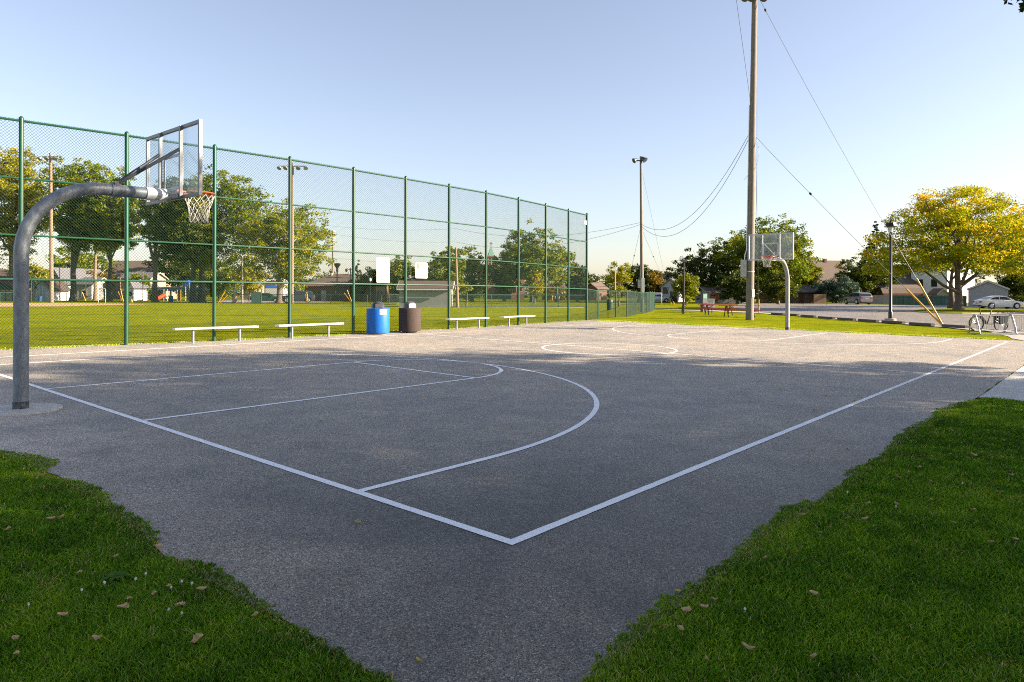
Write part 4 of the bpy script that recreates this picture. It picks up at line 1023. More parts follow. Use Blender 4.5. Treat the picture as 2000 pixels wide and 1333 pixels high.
MB().lathe([(.24, .66), (.30, .9), (.27, 1.0), (.31, 1.2), (.22, 1.42), (.12, 1.48)], (0, 0, 0), 10).build('torso', 'tan_stone', ss, True)
MB().lathe([(.10, 1.46), (.19, 1.58), (.20, 1.74), (.12, 1.9), (0, 1.94)], (0, 0, 0), 10).build('head', 'ink_pale', ss, True)
cb = XY(1191.5, 64); cc = thing('trash_can', 'grey green trash can with dome lid behind the low green mesh fence', 'trash can', cb, VR)
MB().lathe([(.26, 0), (.28, .75), (.30, .78)], (-.02, 0, 0), 16).build('body', 'fence_green', cc, True); MB().lathe([(.30, .78), (.26, .95), (.12, 1.05), (0, 1.07)], (-.02, 0, 0), 16).build('lid', 'ink_grey', cc, True)
yb = None
for px, lab in ((1078.5, 'tallest yellow bollard of three on the far street'), (1084, 'middle yellow bollard of three on the far street'), (1091, 'yellow bollard nearest the white car on the far street')):
    b = XY(px, 128); o = MB().lathe([(.16, 0), (.16, .95), (.10, 1.05), (0, 1.08)], (0, 0, 0), 10).build('bollard', 'yellow', None, True) if yb is None else dup(yb)
    yb = yb or o; o.location = b; o.scale = (1, 1, 1.15 if px < 1080 else .95); tag(o, lab, 'bollard', 'yellow bollards on the far street')
gl = XY(1285, 74); go = thing('soccer_goal', 'white soccer goal frame just right of where the low mesh fence ends', 'goal', gl, VR); mg2 = 74 / F; zg2 = lambda py: zat(1285, py, 74) - gl[2]
Hg = zg2(573.2)
MB().tube([(-1.2, 0, Hg), (7.2 * mg2, 0, Hg)], .045, 8).build('crossbar', 'white', go, True)
for x in (-1.2, 7.2 * mg2): MB().tube([(x, 0, 0), (x, 0, Hg)], .045, 8).build('upright', 'white', go, True); MB().tube([(x, 0, Hg * .95), (x + .1, .5, Hg * .8), (x + .25, 1.3, .03)], .03, 6).build('back_stay', 'ink_pale', go, True)

# low field fence and dugout fencing
def rail_fence(label, pts, h, posts_every, m, nm='field_fence', step=.16, r=.006, bottom=True):
    P0 = [Vector((*q[:2], gz(*q[:2]))) for q in pts]; t = thing(nm, label, 'fence', P0[0]); O_ = P0[0]
    for a, b in zip(P0, P0[1:]):
        a, b = a - O_, b - O_; d = b - a; ln = d.length; u = d / ln; n = max(1, round(ln / posts_every))
        for k in range(n + (1 if b is P0[-1] else 0)):
            p = a + u * (ln * k / n); MB().lathe([(.04, 0), (.04, h + .04), (0, h + .06)], p, 6).build('post', m, t, True)
        MB().tube([a + Vector((0, 0, h)), b + Vector((0, 0, h))], .032, 6).build('top_rail', m, t, True)
        if bottom: MB().tube([a + Vector((0, 0, .08)), b + Vector((0, 0, .08))], .025, 6).build('bottom_rail', m, t, True)
        wire_panel(ln, h - .06, step, r, a, u).build('mesh_panel', 'green_wire', t)
    return t
rail_fence('low dark green chain link fence along the far edge of the ball field', [XY(402, 93), XY(560, 92), XY(690, 90), XY(775, 84)], 1.25, 3.2, 'dark_green')
rail_fence('low dark green chain link fence right of the low grey shed', [XY(882, 74), XY(960, 75), XY(1040, 76), XY(1142, 77)], 1.3, 3.4, 'dark_green')
rail_fence('taller green chain link fence guarding the dugouts at far left', [XY(61, 96), XY(130, 97), XY(205, 97), XY(243, 98)], 2.9, 3.0, 'dark_green', step=.2, r=.008)
rail_fence('low green fence in front of the playground shelter', [XY(246, 100), XY(330, 100), XY(402, 97)], 2.0, 3.0, 'dark_green', step=.2, r=.007)
rail_fence('low green fence in front of the green pavilion', [XY(-60, 92), XY(0, 93), XY(58, 95)], 1.3, 3.0, 'dark_green', step=.2, r=.007)
rail_fence('green fence along the far street beyond the right half of the field', [XY(760, 104), XY(900, 112), XY(1010, 116), XY(1170, 118)], 1.3, 3.4, 'dark_green', step=.2, r=.008)

# ------------------------------------------------------------------ buildings
def window(t, o, ux, w, h, z, frame='white', n=(0, -1, 0), bars=True):
    """window on a wall: centre offset o along the wall direction ux, normal n"""
    o, ux, n = Vector(o), Vector(ux), Vector(n); c = o + Vector((0, 0, z)); f = MB(); fw = .08
    def slab(mb, u0, u1, z0, z1, d0, d1):
        p = [c + ux * u + Vector((0, 0, v)) + n * d for d in (d0, d1) for u, v in ((u0, z0), (u1, z0), (u1, z1), (u0, z1))]
        mb.add(p, [(0, 3, 2, 1), (4, 5, 6, 7), (0, 1, 5, 4), (1, 2, 6, 5), (2, 3, 7, 6), (3, 0, 4, 7)])
    slab(f, -w / 2 - fw, w / 2 + fw, -h / 2 - fw, -h / 2, .004, .06); slab(f, -w / 2 - fw, w / 2 + fw, h / 2, h / 2 + fw, .004, .06)
    slab(f, -w / 2 - fw, -w / 2, -h / 2, h / 2, .004, .06); slab(f, w / 2, w / 2 + fw, -h / 2, h / 2, .004, .06)
    if bars: slab(f, -w / 2, w / 2, -.025, .025, .015, .045)
    fo = f.build('window', frame, t); g = MB(); slab(g, -w / 2, w / 2, -h / 2, h / 2, .005, .018); g.build('pane', 'glass_dark', fo)

def gable(name, label, cat, loc, rz, Lx, Dy, eave, ridge, wall, roof, axis='x', over=.35, trim='white', windows=(), doors=(), group=None, z_lift=0.0):
    """gabled building; origin at its near left corner, x to the right, y away; ridge along axis"""
    t = thing(name, label, cat, loc, rz, group)
    w = MB()
    if axis == 'x': prof = [(0, -.3), (Dy, -.3), (Dy, eave), (Dy / 2, ridge), (0, eave)]; w.prism(prof, (0, 0, 0), (0, 1, 0), (0, 0, 1), (Lx, 0, 0))
    else: prof = [(0, -.3), (Lx, -.3), (Lx, eave), (Lx / 2, ridge), (0, eave)]; w.prism(prof, (0, 0, 0), (1, 0, 0), (0, 0, 1), (0, Dy, 0))
    w.build('wall', wall, t)
    r = MB(); half = (Dy if axis == 'x' else Lx) / 2; s = (ridge - eave) / half; th = .16; o = over; e = .02
    for q in (-1, 1):
        a0 = half + q * (half + o); z0 = eave - s * o
        P = [(half, ridge + e), (half, ridge + e + th), (a0, z0 + e + th), (a0, z0 + e)]
        if axis == 'x': r.prism(P, (-o, 0, 0), (0, 1, 0), (0, 0, 1), (Lx + 2 * o, 0, 0))
        else: r.prism(P, (0, -o, 0), (1, 0, 0), (0, 0, 1), (0, Dy + 2 * o, 0))
    ro = r.build('roof', roof, t)
    if trim:
        g = MB(); tw = .20
        for q in (-1, 1):
            a0 = half + q * (half + o); z0 = eave - s * o
            P = [(half, ridge + e + th), (half, ridge + e + th - tw - .02), (a0, z0 + e + th - tw), (a0, z0 + e + th)]
            if axis == 'x':
                for xx in (-o - .035, Lx + o + .005): g.prism(P, (xx, 0, 0), (0, 1, 0), (0, 0, 1), (.03, 0, 0))
            else: g.prism(P, (0, -o - .035, 0), (1, 0, 0), (0, 0, 1), (0, .03, 0))
        g.build('barge_board', trim, t)
    for f, u, z, ww, hh, fm in windows:
        if f == 'front': window(t, (u, 0, 0), (1, 0, 0), ww, hh, z, fm)
        else: window(t, (0, u, 0), (0, 1, 0), ww, hh, z, fm, (-1, 0, 0))
    for u, ww, hh, dm in doors:
        d = MB().bx(u - ww / 2, u + ww / 2, -.05, -.004, 0, hh); k = MB()
        for i in range(1, 4): k.bx(u - ww / 2 + .05, u + ww / 2 - .05, -.056, -.051, hh * i / 4 - .02, hh * i / 4 + .02)
        do = d.build('door', dm, t); k.build('door_groove', 'ink_grey', do)
    return t, ro
def m2(d): return d / F
def hz(px, py, d): return zat(px, py, d) - XY(px, d)[2]
def L3(px, d): x, y, z = XY(px, d); return (x, y, z)

# right hand side, beyond the parking lot
d = 86; gable('garage', 'small plain grey garage with low gable behind the white sedan', 'garage', L3(1891, d), VR - .60, 64 * m2(d), 6.0, hz(1925, 566, d), hz(1925, 551, d), 'siding_grey', 'shingle_grey', 'y', .15, 'white')
d = 126; c = L3(1850, d)
wh, _ = gable('house', 'white two storey house with black framed windows behind the yellow locust tree', 'house', c, VR + .62, 11.5, 6.2, hz(1850, 528, d), hz(1850, 505, d), 'siding_white', 'shingle_grey', 'y', .4, 'white',
      windows=[('side', 2.2, 3.6, .8, 1.2, 'black'), ('side', 4.6, 3.6, .8, 1.2, 'black'), ('side', 1.6, 1.35, 1.0, 1.1, 'black'), ('front', 2.6, 1.4, .6, 1.5, 'black'), ('front', 6.4, 4.1, .8, 1.3, 'black')])
d = 112; gable('shed', 'pale little gabled shed peeping over the green board fence', 'shed', L3(1831, d), VR - .1, 21 * m2(d), 3.0, hz(1840, 575, d), hz(1840, 565.5, d), 'siding_tan', 'shingle_tan', 'y', .15, 'concrete')
d = 134; gable('house', 'shaded beige house with two narrow dark windows behind the lantern lamp post', 'house', L3(1728, d), VR + .1, 60 * m2(d), 7, hz(1750, 533, d), hz(1750, 520, d), 'siding_tan', 'shingle_brown', 'x', .4, 'white',
      windows=[('front', 23 * m2(d), hz(1750, 542, d), .65, 1.35, 'black'), ('front', 31 * m2(d), hz(1750, 542, d), .65, 1.35, 'black')])
d = 130; gable('annex', 'low brown roofed annex left of the white house', 'house', L3(1771, d), VR + .05, 24 * m2(d), 5, hz(1780, 553, d), hz(1780, 535, d), 'siding_tan', 'shingle_tan', 'x', .5, 'concrete')
# barn shed with gambrel roof
d = 114; bl = L3(1713, d); mb_ = m2(d)
barn = thing('barn_shed', 'dark red barn shed with wide tan gambrel roof behind the fences', 'shed', L3(1726, d), VR)
hb = lambda py: hz(1725, py, d); Lb = 77 * mb_; Db2 = 3.9
gp = [(0, -.3), (Db2, -.3), (Db2, hb(575)), (Db2 * .82, hb(564)), (Db2 * .5, hb(557.5)), (Db2 * .18, hb(564)), (0, hb(575))]
MB().prism(gp, (0, 0, 0), (0, 1, 0), (0, 0, 1), (Lb, 0, 0)).build('wall', 'barn_red', barn)
rf = MB()
for (ya, za), (yb3, zb3) in zip(gp[2:], gp[3:]): rf.prism([(ya, za + .012), (yb3, zb3 + .012), (yb3, zb3 + .14), (ya, za + .14)], (-.15, 0, 0), (0, 1, 0), (0, 0, 1), (Lb + .3, 0, 0))
rf.build('roof', 'shingle_tan', barn)

d = 140; hc, rr_ = gable('house', 'house with broad tan roof and brick chimney behind the blue spruce', 'house', L3(1575, d), VR + .12, 96 * m2(d), 9, hz(1620, 552, d), hz(1620, 508.5, d), 'siding_tan', 'shingle_tan', 'x', .4, 'white')
MB().bx(61 * m2(d), 66 * m2(d), 4.0, 4.8, hz(1620, 525, d), hz(1637, 503.5, d)).build('chimney', 'brick_red', rr_)
d = 117; gt, _ = gable('garage', 'low brown garage with hipped grey roof left of the blue spruce', 'garage', L3(1560, d), VR + .05, 50 * m2(d), 6, hz(1585, 570.5, d), hz(1598, 557.5, d), 'brick_dark', 'shingle_grey', 'x', .5, 'ink_grey', doors=[(23 * m2(d), 26 * m2(d), 1.55, 'fence_brown')])
d = 112; g2, _ = gable('garage', 'pale low garage with flat tan roof behind the picnic tables', 'garage', L3(1386, d), VR + .12, 92 * m2(d), 6, hz(1430, 573, d), hz(1430, 561.5, d), 'siding_grey', 'shingle_tan', 'x', .5, 'concrete', doors=[(9 * m2(d), 15 * m2(d), 1.3, 'ink_grey')])
d = 108; MBn = MB(); x0 = L3(1388, d)
nt = thing('safety_netting', 'orange safety netting sagging before the pale low garage', 'netting', x0, VR)
wire_panel(18 * m2(d), .62, .10, .012, (0, 0, 0), (1, 0, 0), z0=hz(1390, 587, d)).build('netting', 'orange', nt)
for k in range(4): MB().tube([(k * 6 * m2(d), 0, 0), (k * 6 * m2(d), 0, hz(1390, 577, d))], .03, 6).build('stake', 'dark_steel', nt)
d = 128; bh, _ = gable('house', 'white gabled house with slate blue roof beyond the soccer goal', 'house', L3(1291, d), VR - .38, 34 * m2(d), 8.6, hz(1300, 560, d), hz(1305, 546, d), 'siding_white', 'shingle_grey', 'y', .3, 'cream', windows=[('front', 9 * m2(d), 2.1, .8, 1.0, 'ink_grey'), ('side', 2.5, 1.3, .7, 1.2, 'ink_grey'), ('side', 5.5, 1.3, .7, 1.2, 'ink_grey')], doors=[(24 * m2(d), 1.3, 1.9, 'glass_dark')])

def board_fence(label, pts, h, m, cap=False):
    P0 = [Vector((*q[:2], gz(*q[:2]))) for q in pts]; t = thing('board_fence', label, 'fence', P0[0]); r = random.Random(len(label))
    for a, b in zip(P0, P0[1:]):
        a, b = a - P0[0], b - P0[0]; ln = (b - a).length; u = (b - a) / ln; n = max(1, round(ln / .19)); mb = MB(); ang = math.atan2(u.y, u.x)
        for k in range(n):
            p = a + u * (ln * (k + .5) / n); hh = h + r.uniform(-.03, .03); mb.box((p.x, p.y, hh / 2), (ln / n - .012, .025 + r.uniform(0, .008), hh), ang)
        mb.build('board_panel', m, t)
        k = 0.0
        while k <= ln: p = a + u * k + Vector((-u.y, u.x, 0)) * .08; MB().box((p.x, p.y, h / 2), (.1, .1, h * .98), ang).build('post', m, t); k += 2.4
        MB().bar(a + Vector((-u.y * .05, u.x * .05, h * .8)), b + Vector((-u.y * .05, u.x * .05, h * .8)), .05, .09).build('rail', m, t)
    return t
board_fence('weathered grey board fence right of the parked grey car', [XY(1690, 111), XY(1743, 110)], hz(1720, 577, 111), 'fence_grey')
board_fence('dark green board fence behind the yellow locust tree trunk', [XY(1743, 106), XY(1820, 98), XY(1888, 92)], hz(1790, 577.5, 100), 'fence_green')
board_fence('brown board fence left of the brown garage', [XY(1478, 118), XY(1560, 117)], hz(1520, 575, 117), 'fence_brown')
board_fence('brown board fence right of the brown garage', [XY(1590, 111), XY(1614, 111)], hz(1600, 575, 111), 'fence_brown')
board_fence('dark grey board fence in front of the pale low garage', [XY(1411, 110), XY(1446, 110)], hz(1425, 574.5, 110), 'fence_grey')

# behind the ball field
d = 76; sh, _ = gable('dugout_shed', 'long low pale shed with brown roof seen through the tall fence below the notices', 'shed', L3(780, d), VR + .03, 100 * m2(d), 4.2, hz(830, 564.5, d), hz(830, 551.5, d), 'siding_pale', 'shingle_brown', 'x', .25, 'white')
MB().bx(-.25, 100 * m2(d) + .25, -.42, -.30, hz(830, 567.4, d), hz(830, 564.6, d)).build('fascia', 'white', sh)
# low pale utility hut behind it
d = 118; gable('hut', 'low grey hut peeking over the roof of the long pale shed', 'shed', L3(805, d), VR, 40 * m2(d), 4, hz(820, 549, d), hz(820, 545, d), 'siding_grey', 'shingle_grey', 'x', .2, None)
# brown roofed building: hipped main roof and lit gable wing
d = 122; bl = L3(590, d); bld = thing('park_building', 'dark brick park building with large brown hipped roof and sunlit end wall', 'building', bl, VR + .05)
k_ = m2(d); Lb2 = 166 * k_; Db = 12; ev = hz(680, 559.5, d); rg = hz(655, 533.5, d)
MB().bx(.4, 146 * k_, .4, Db - .4, -.3, ev).build('wall', 'brick_dark', bld)
V = [(-.6, -.6, ev), (120 * k_, -.6, ev), (150 * k_, Db + .6, ev), (-.6, Db + .6, ev), (46 * k_, Db * .5, rg), (84 * k_, Db * .5, rg)]
hr = MB().add(V, [(0, 1, 5, 4), (1, 2, 5), (2, 3, 4, 5), (3, 0, 4), (3, 2, 1, 0)]).build('roof', 'shingle_brown', bld)
MB().bx(77 * k_, 79 * k_, Db * .5 - .4, Db * .5 + .2, rg - .1, rg + .35).build('roof_vent', 'ink_pale', hr)
MB().bx(44.6 * k_, 46.4 * k_, Db * .5 - 1.2, Db * .5 - .3, rg - 2.0, rg + .1).build('flue', 'ink_pale', hr)
ev2 = hz(740, 559, d); rg2 = hz(720, 546, d)
MB().prism([(118 * k_, -.3), (164 * k_, -.3), (164 * k_, ev2), (146 * k_, rg2), (128 * k_, ev2)], (0, -1.6, 0), (1, 0, 0), (0, 0, 1), (0, 4, 0)).build('wing_wall', 'brick_dark', bld)
MB().prism([(128 * k_ - 1.6, ev2 - .5), (146 * k_, rg2 + .05), (166.5 * k_, ev2 + .25), (166.5 * k_, ev2 + .5), (146 * k_, rg2 + .3), (128 * k_ - 1.6, ev2 - .2)], (0, -2.1, 0), (1, 0, 0), (0, 0, 1), (0, 5, 0)).build('wing_roof', 'shingle_brown', bld)
MB().bx(146 * k_, 163.6 * k_, -1.68, -1.61, 0, ev2 - .1).build('sunlit_tone_wall', 'tan_stone', bld)  # tan slab puts the sunlit tone of the end wall into its colour
for u in (149.5, 156.5): window(bld, (u * k_, -1.69, 0), (1, 0, 0), .35, 1.5, 1.1, 'cream')
MB().bx(36 * k_, 46 * k_, .33, .39, 0, hz(680, 568, d)).build('door', 'ink_pale', bld)
MB().bx(63.5 * k_, 69 * k_, .32, .39, hz(680, 573.5, d), hz(680, 567, d)).build('notice', 'sign_white', bld); MB().bx(63.5 * k_, 69 * k_, .31, .318, hz(680, 568.4, d), hz(680, 567, d)).build('notice_heading', 'ink_gold', bld)
d = 118; bw = L3(763, d); bwt = thing('planter_wall', 'low tan stone wall with cap right of the brown roofed building', 'wall', bw, VR + .1)
MB().bx(0, 16 * m2(d), 0, 1.0, 0, .8).build('wall', 'tan_stone', bwt); MB().bx(-.1, 16 * m2(d) + .1, -.1, 1.1, .803, .95).build('cap', 'cream', bwt)
for x in (0, 16 * m2(d)): MB().bx(x - .4, x + .4, -.2, 1.2, -.1, 1.25).build('pillar', 'tan_stone', bwt)
# church
d = 175; ct = L3(953, d); kc = m2(d); ch = thing('church', 'red brick church with green copper spire and cross showing between trees', 'church', ct, VR + .2)
zc_ = lambda py: hz(961, py, d)
MB().bx(0, 14 * kc, 0, 14 * kc, 0, zc_(501)).bx(-.25, 14 * kc + .25, -.25, 14 * kc + .25, zc_(503), zc_(500)).build('tower', 'brick_red', ch)
for u in (3.6, 9.6): window(ch, (u * kc, -.0, 0), (1, 0, 0), .55, 2.4, zc_(513), 'cream')
sp = MB(); c0 = (7 * kc, 7 * kc); b0 = 6.3 * kc
sp.add([(c0[0] - b0, c0[1] - b0, zc_(499.9)), (c0[0] + b0, c0[1] - b0, zc_(499.9)), (c0[0] + b0, c0[1] + b0, zc_(499.9)), (c0[0] - b0, c0[1] + b0, zc_(499.9)), (c0[0], c0[1], zc_(479))], [(0, 1, 4), (1, 2, 4), (2, 3, 4), (3, 0, 4), (3, 2, 1, 0)])
sp.build('spire', 'copper', ch)
MB().bx(c0[0] - .09, c0[0] + .09, c0[1] - .09, c0[1] + .09, zc_(480), zc_(472.5)).bx(c0[0] - .4, c0[0] - .091, c0[1] - .08, c0[1] + .08, zc_(475.6), zc_(474.2)).bx(c0[0] + .091, c0[0] + .4, c0[1] - .08, c0[1] + .08, zc_(475.6), zc_(474.2)).build('cross', 'brick_red', ch)
MB().prism([(0, -.3), (62 * kc, -.3), (62 * kc, zc_(548)), (56 * kc, zc_(526.5)), (0, zc_(526.5))], (14 * kc + .02, 2, 0), (1, 0, 0), (0, 0, 1), (0, 11, 0)).build('nave', 'brick_red', ch)
MB().bx(14 * kc + .02, 58 * kc + 14 * kc, 1.5, 13.5, zc_(527.2), zc_(525.6)).build('coping', 'cream', ch)
MB().prism([(40 * kc, -.3), (64 * kc, -.3), (64 * kc, zc_(552)), (52 * kc, zc_(543)), (40 * kc, zc_(552))], (0, -4, 0), (1, 0, 0), (0, 0, 1), (0, 5.9, 0)).build('porch', 'brick_red', ch)
for u in (46, 57): window(ch, (u * kc, -4.0, 0), (1, 0, 0), 1.0, 2.2, zc_(561), 'cream')
# low building and gabled houses on the far street
d = 155; gable('shop', 'long low building with flat pale roof behind the yellow bollards', 'building', L3(1060, d), VR - .02, 86 * m2(d), 8, hz(1100, 566, d), hz(1100, 555.5, d), 'brick_dark', 'shingle_tan', 'x', .5, 'concrete', windows=[('front', 2.5 + 2.6 * k, 1.3, 1.4, 1.2, 'cream') for k in range(3)])
d = 150; gable('house', 'red gabled house right of the end post of the tall fence', 'house', L3(1143, d), VR - .5, 24 * m2(d), 6, hz(1150, 563, d), hz(1150, 554, d), 'brick_dark', 'shingle_brown', 'y', .4, 'cream', windows=[('front', 1.6, 1.3, .9, 1.1, 'white')])
d = 158; gable('house', 'brown roofed house between the red gable and the pale young tree', 'house', L3(1160, d), VR + .25, 20 * m2(d), 7, hz(1170, 568, d), hz(1170, 553, d), 'siding_tan', 'shingle_brown', 'x', .4, 'white')
# service station canopy and blue sheeted building
d = 150; gs = L3(505, d); st_ = thing('service_canopy', 'white canopy building with blue bands beyond the parked cars', 'canopy', gs, VR + .15); kg = m2(d); zg3 = lambda py: hz(530, py, d)
MB().bx(0, 46 * kg, 0, 6, zg3(551), zg3(545.5)).build('canopy', 'white', st_); MB().bx(16 * kg, 46.3 * kg, -.06, -.005, zg3(552.4), zg3(549.2)).build('blue_band', 'blue_roof', st_)
MB().bx(12 * kg, 46 * kg, .4, 6, 0, zg3(553.5)).build('wall', 'ink_pale', st_); MB().bx(13 * kg, 46.3 * kg, .30, .39, zg3(562), zg3(558)).build('lower_band', 'blue_roof', st_)
for u in (3, 9): MB().bx(u * kg, (u + 1.6) * kg, 1, 1.4, 0, zg3(551.2)).build('column', 'white', st_)
d = 160; gable('house', 'grey roofed house half hidden behind the leaves left of the service canopy', 'house', L3(470, d), VR, 26 * m2(d), 7, hz(480, 552, d), hz(480, 537, d), 'siding_tan', 'shingle_brown', 'x', .4, 'cream')
# left background houses
d = 112; gable('shed', 'white gabled shed behind the dugouts at far left', 'shed', L3(66, d), VR + .02, 30 * m2(d), 5, hz(80, 565, d), hz(82, 550, d), 'siding_white', 'shingle_brown', 'y', .35, 'cream')
d = 138; gable('house', 'house with orange gable and grey roof left of the forked tree trunks', 'house', L3(95, d), VR - .25, 36 * m2(d), 10, hz(110, 549, d), hz(112, 525, d), 'siding_white', 'shingle_grey', 'y', .6, 'white', windows=[('front', 18 * m2(d), hz(112, 542, d), 1.0, 1.0, 'white')])
MBt = None
d = 146; gable('house', 'pale grey roof behind the tall pole trunks at left', 'house', L3(146, d), VR + .02, 34 * m2(d), 9, hz(160, 548, d), hz(160, 524, d), 'siding_tan', 'shingle_tan', 'x', .4, 'concrete')
d = 128; gable('house', 'low dark roofed house right of the white shed at left', 'house', L3(148, d), VR + .05, 30 * m2(d), 7, hz(160, 556, d), hz(160, 543, d), 'siding_grey', 'shingle_grey', 'x', .4, 'concrete', windows=[('front', 1.5, 1.2, .8, 1.0, 'cream')])
d = 152; bt, br_ = gable('house', 'large house with wide tan roof behind the trees left of the second fence post', 'house', L3(196, d), VR + .04, 104 * m2(d), 11, hz(250, 541, d), hz(250, 509, d), 'cream', 'shingle_tan', 'x', .5, 'cream')
MB().bx(88 * m2(d), 90 * m2(d), 5, 5.8, hz(250, 515, d), hz(288, 504, d)).build('chimney', 'brick_red', br_)
d = 132; gable('garage', 'grey roofed garage below the wide tan roof', 'garage', L3(235, d), VR, 58 * m2(d), 6, hz(260, 544, d), hz(260, 533, d), 'cream', 'shingle_grey', 'x', .4, 'concrete', doors=[(14 * m2(d), 8 * m2(d), 1.9, 'white')])
d = 122; gable('shed', 'small white building right behind the second fence post', 'shed', L3(250, d), VR - .1, 12 * m2(d), 4, hz(255, 562, d), hz(255, 552, d), 'siding_white', 'shingle_grey', 'y', .2, 'white', windows=[('front', .55, 1.2, .4, .6, 'ink_grey')])
d = 142; h0, hro = gable('house', 'tan roofed house with brick chimney at the left edge', 'house', L3(-40, d), VR + .03, 75 * m2(d), 9, hz(0, 542, d), hz(0, 527, d), 'cream', 'shingle_brown', 'x', .5, 'white')
MB().bx(51 * m2(d), 56 * m2(d), 3.8, 4.8, hz(0, 532, d), hz(12, 522.5, d)).build('chimney', 'brick_red', hro)
# green pavilion at the left edge
d = 108; pv = L3(-60, d); pt = thing('pavilion', 'green gabled pavilion with cream lower wall at the left edge', 'pavilion', pv, VR); kp = m2(d); zp = lambda py: hz(0, py, d)
MB().prism([(-30 * kp, zp(567)), (88 * kp, zp(567)), (62 * kp, zp(548)), (44 * kp, zp(541)), (20 * kp, zp(548))], (0, 0, 0), (1, 0, 0), (0, 0, 1), (0, .3, 0)).build('gable_wall', 'dark_green', pt)
for q in (-1, 1): MB().prism([(44 * kp, zp(541)), (44 * kp, zp(538.5)), ((44 + q * 54) * kp, zp(561)), ((44 + q * 54) * kp, zp(563.5))], (0, -1, 0), (1, 0, 0), (0, 0, 1), (0, 7, 0)).build('roof', 'shingle_brown', pt)
MB().bx(-28 * kp, 94 * kp, .4, 5, 0, zp(567.5)).build('lower_wall', 'cream', pt)
for u in (60, 70, 84): MB().bx(u * kp, (u + 1.5) * kp, -.1, .05, 0, zp(567.3)).build('post', 'dark_green', pt)
# playground shelter
d = 132; ps = L3(281, d); pg = thing('picnic_shelter', 'shelter with long low blue green roof among the tree trunks', 'shelter', ps, VR + .03); kp = m2(d); zp2 = lambda py: hz(340, py, d)
V = [(-1, -1, zp2(567.5)), (116 * kp, -1, zp2(567.5)), (116 * kp, 7, zp2(567.5)), (-1, 7, zp2(567.5)), (22 * kp, 3, zp2(560)), (92 * kp, 3, zp2(560))]
MB().add(V, [(0, 1, 5, 4), (1, 2, 5), (2, 3, 4, 5), (3, 0, 4), (3, 2, 1, 0)]).build('roof', 'teal_roof', pg)
MB().bx(-1, 116 * kp, -1.05, -.98, zp2(568.8), zp2(567.4)).build('fascia', 'ink_blue', pg)
for u in (24, 36, 54, 70, 88, 104): MB().bx(u * kp - .12, u * kp + .12, -.6, -.36, 0, zp2(567.6)).build('post', 'tan_stone', pg)
d = 122; pl = L3(320, d); pq = thing('play_structure', 'playground climbing frame with orange slide and blue canopy near the shelter', 'play structure', pl, VR); kp = m2(d); zp3 = lambda py: hz(340, py, d)
for x in (0, 7, 26, 33): MB().tube([(x * kp, 0, 0), (x * kp, 0, zp3(566))], .07, 8).build('post', 'yellow' if x > 20 else 'white', pq)
MB().bx(0, 7 * kp, -.3, 1, zp3(580), zp3(578.5)).build('deck', 'dark_steel', pq)
MB().tube([(2 * kp, -.3, zp3(577)), (0 * kp, -1.2, zp3(581)), (-3 * kp, -2.2, zp3(585))], .35, 10).build('slide', 'orange', pq, True)
MB().prism([(38 * kp, zp3(557)), (50 * kp, zp3(557)), (47 * kp, zp3(548)), (41 * kp, zp3(548))], (0, 0, 0), (1, 0, 0), (0, 0, 1), (0, 1.5, 0)).build('canopy', 'blue_roof', pq)
for x in (40, 48): MB().tube([(x * kp, .5, 0), (x * kp, .5, zp3(557))], .07, 8).build('post', 'white', pq)
bb_ = XY(334, 104); tag(MB().lathe([(.28, 0), (.30, .8), (.27, .95), (0, 1.0)], (0, 0, 0), 14).build('barrel', 'ink_blue', None, True), 'dark blue barrel on the grass by the playground', 'barrel').location = bb_
bb_ = XY(78, 100); tag(MB().lathe([(.24, 0), (.27, .62), (.30, .64), (.28, .80), (0, .86)], (0, 0, 0), 14).build('barrel', 'ink_blue', None, True), 'small blue bin beside the white shed at far left', 'bin').location = bb_
bb_ = XY(257.0, 97); tag(MB().lathe([(.22, 0), (.05, .55), (.05, .6), (0, .6)], (0, 0, 0), 12).build('traffic_cone', 'yellow', None, True), 'small yellow cone at the foot of the second fence post', 'cone').location = bb_

# dugout bench frames at far left (green door frames in the fencing)
for (xa, xb2, yt, lab, dd) in ((192, 206, 565, 'green gate frame in the dugout fence at left', 95), (80, 86, 548, 'tall brown goal-like frame before the white shed', 108)):
    b = XY(xa, dd); gt_ = thing('gate_frame', lab, 'gate', b, VR); w = (xb2 - xa) * m2(dd); H = hz(xa, yt, dd); m = 'ink_pale' if xa > 100 else 'dark_steel'
    for x in (0, w): MB().tube([(x, 0, 0), (x, 0, H)], .05, 6).build('upright', m, gt_)
    MB().tube([(0, 0, H), (w * .5, 0, H + (.12 if xa > 100 else 0)), (w, 0, H)], .05, 6).build('lintel', m, gt_)
    if xa > 100: wire_panel(w, H, .14, .008, (0, 0, 0), (1, 0, 0)).build('mesh_panel', 'green_wire', gt_)

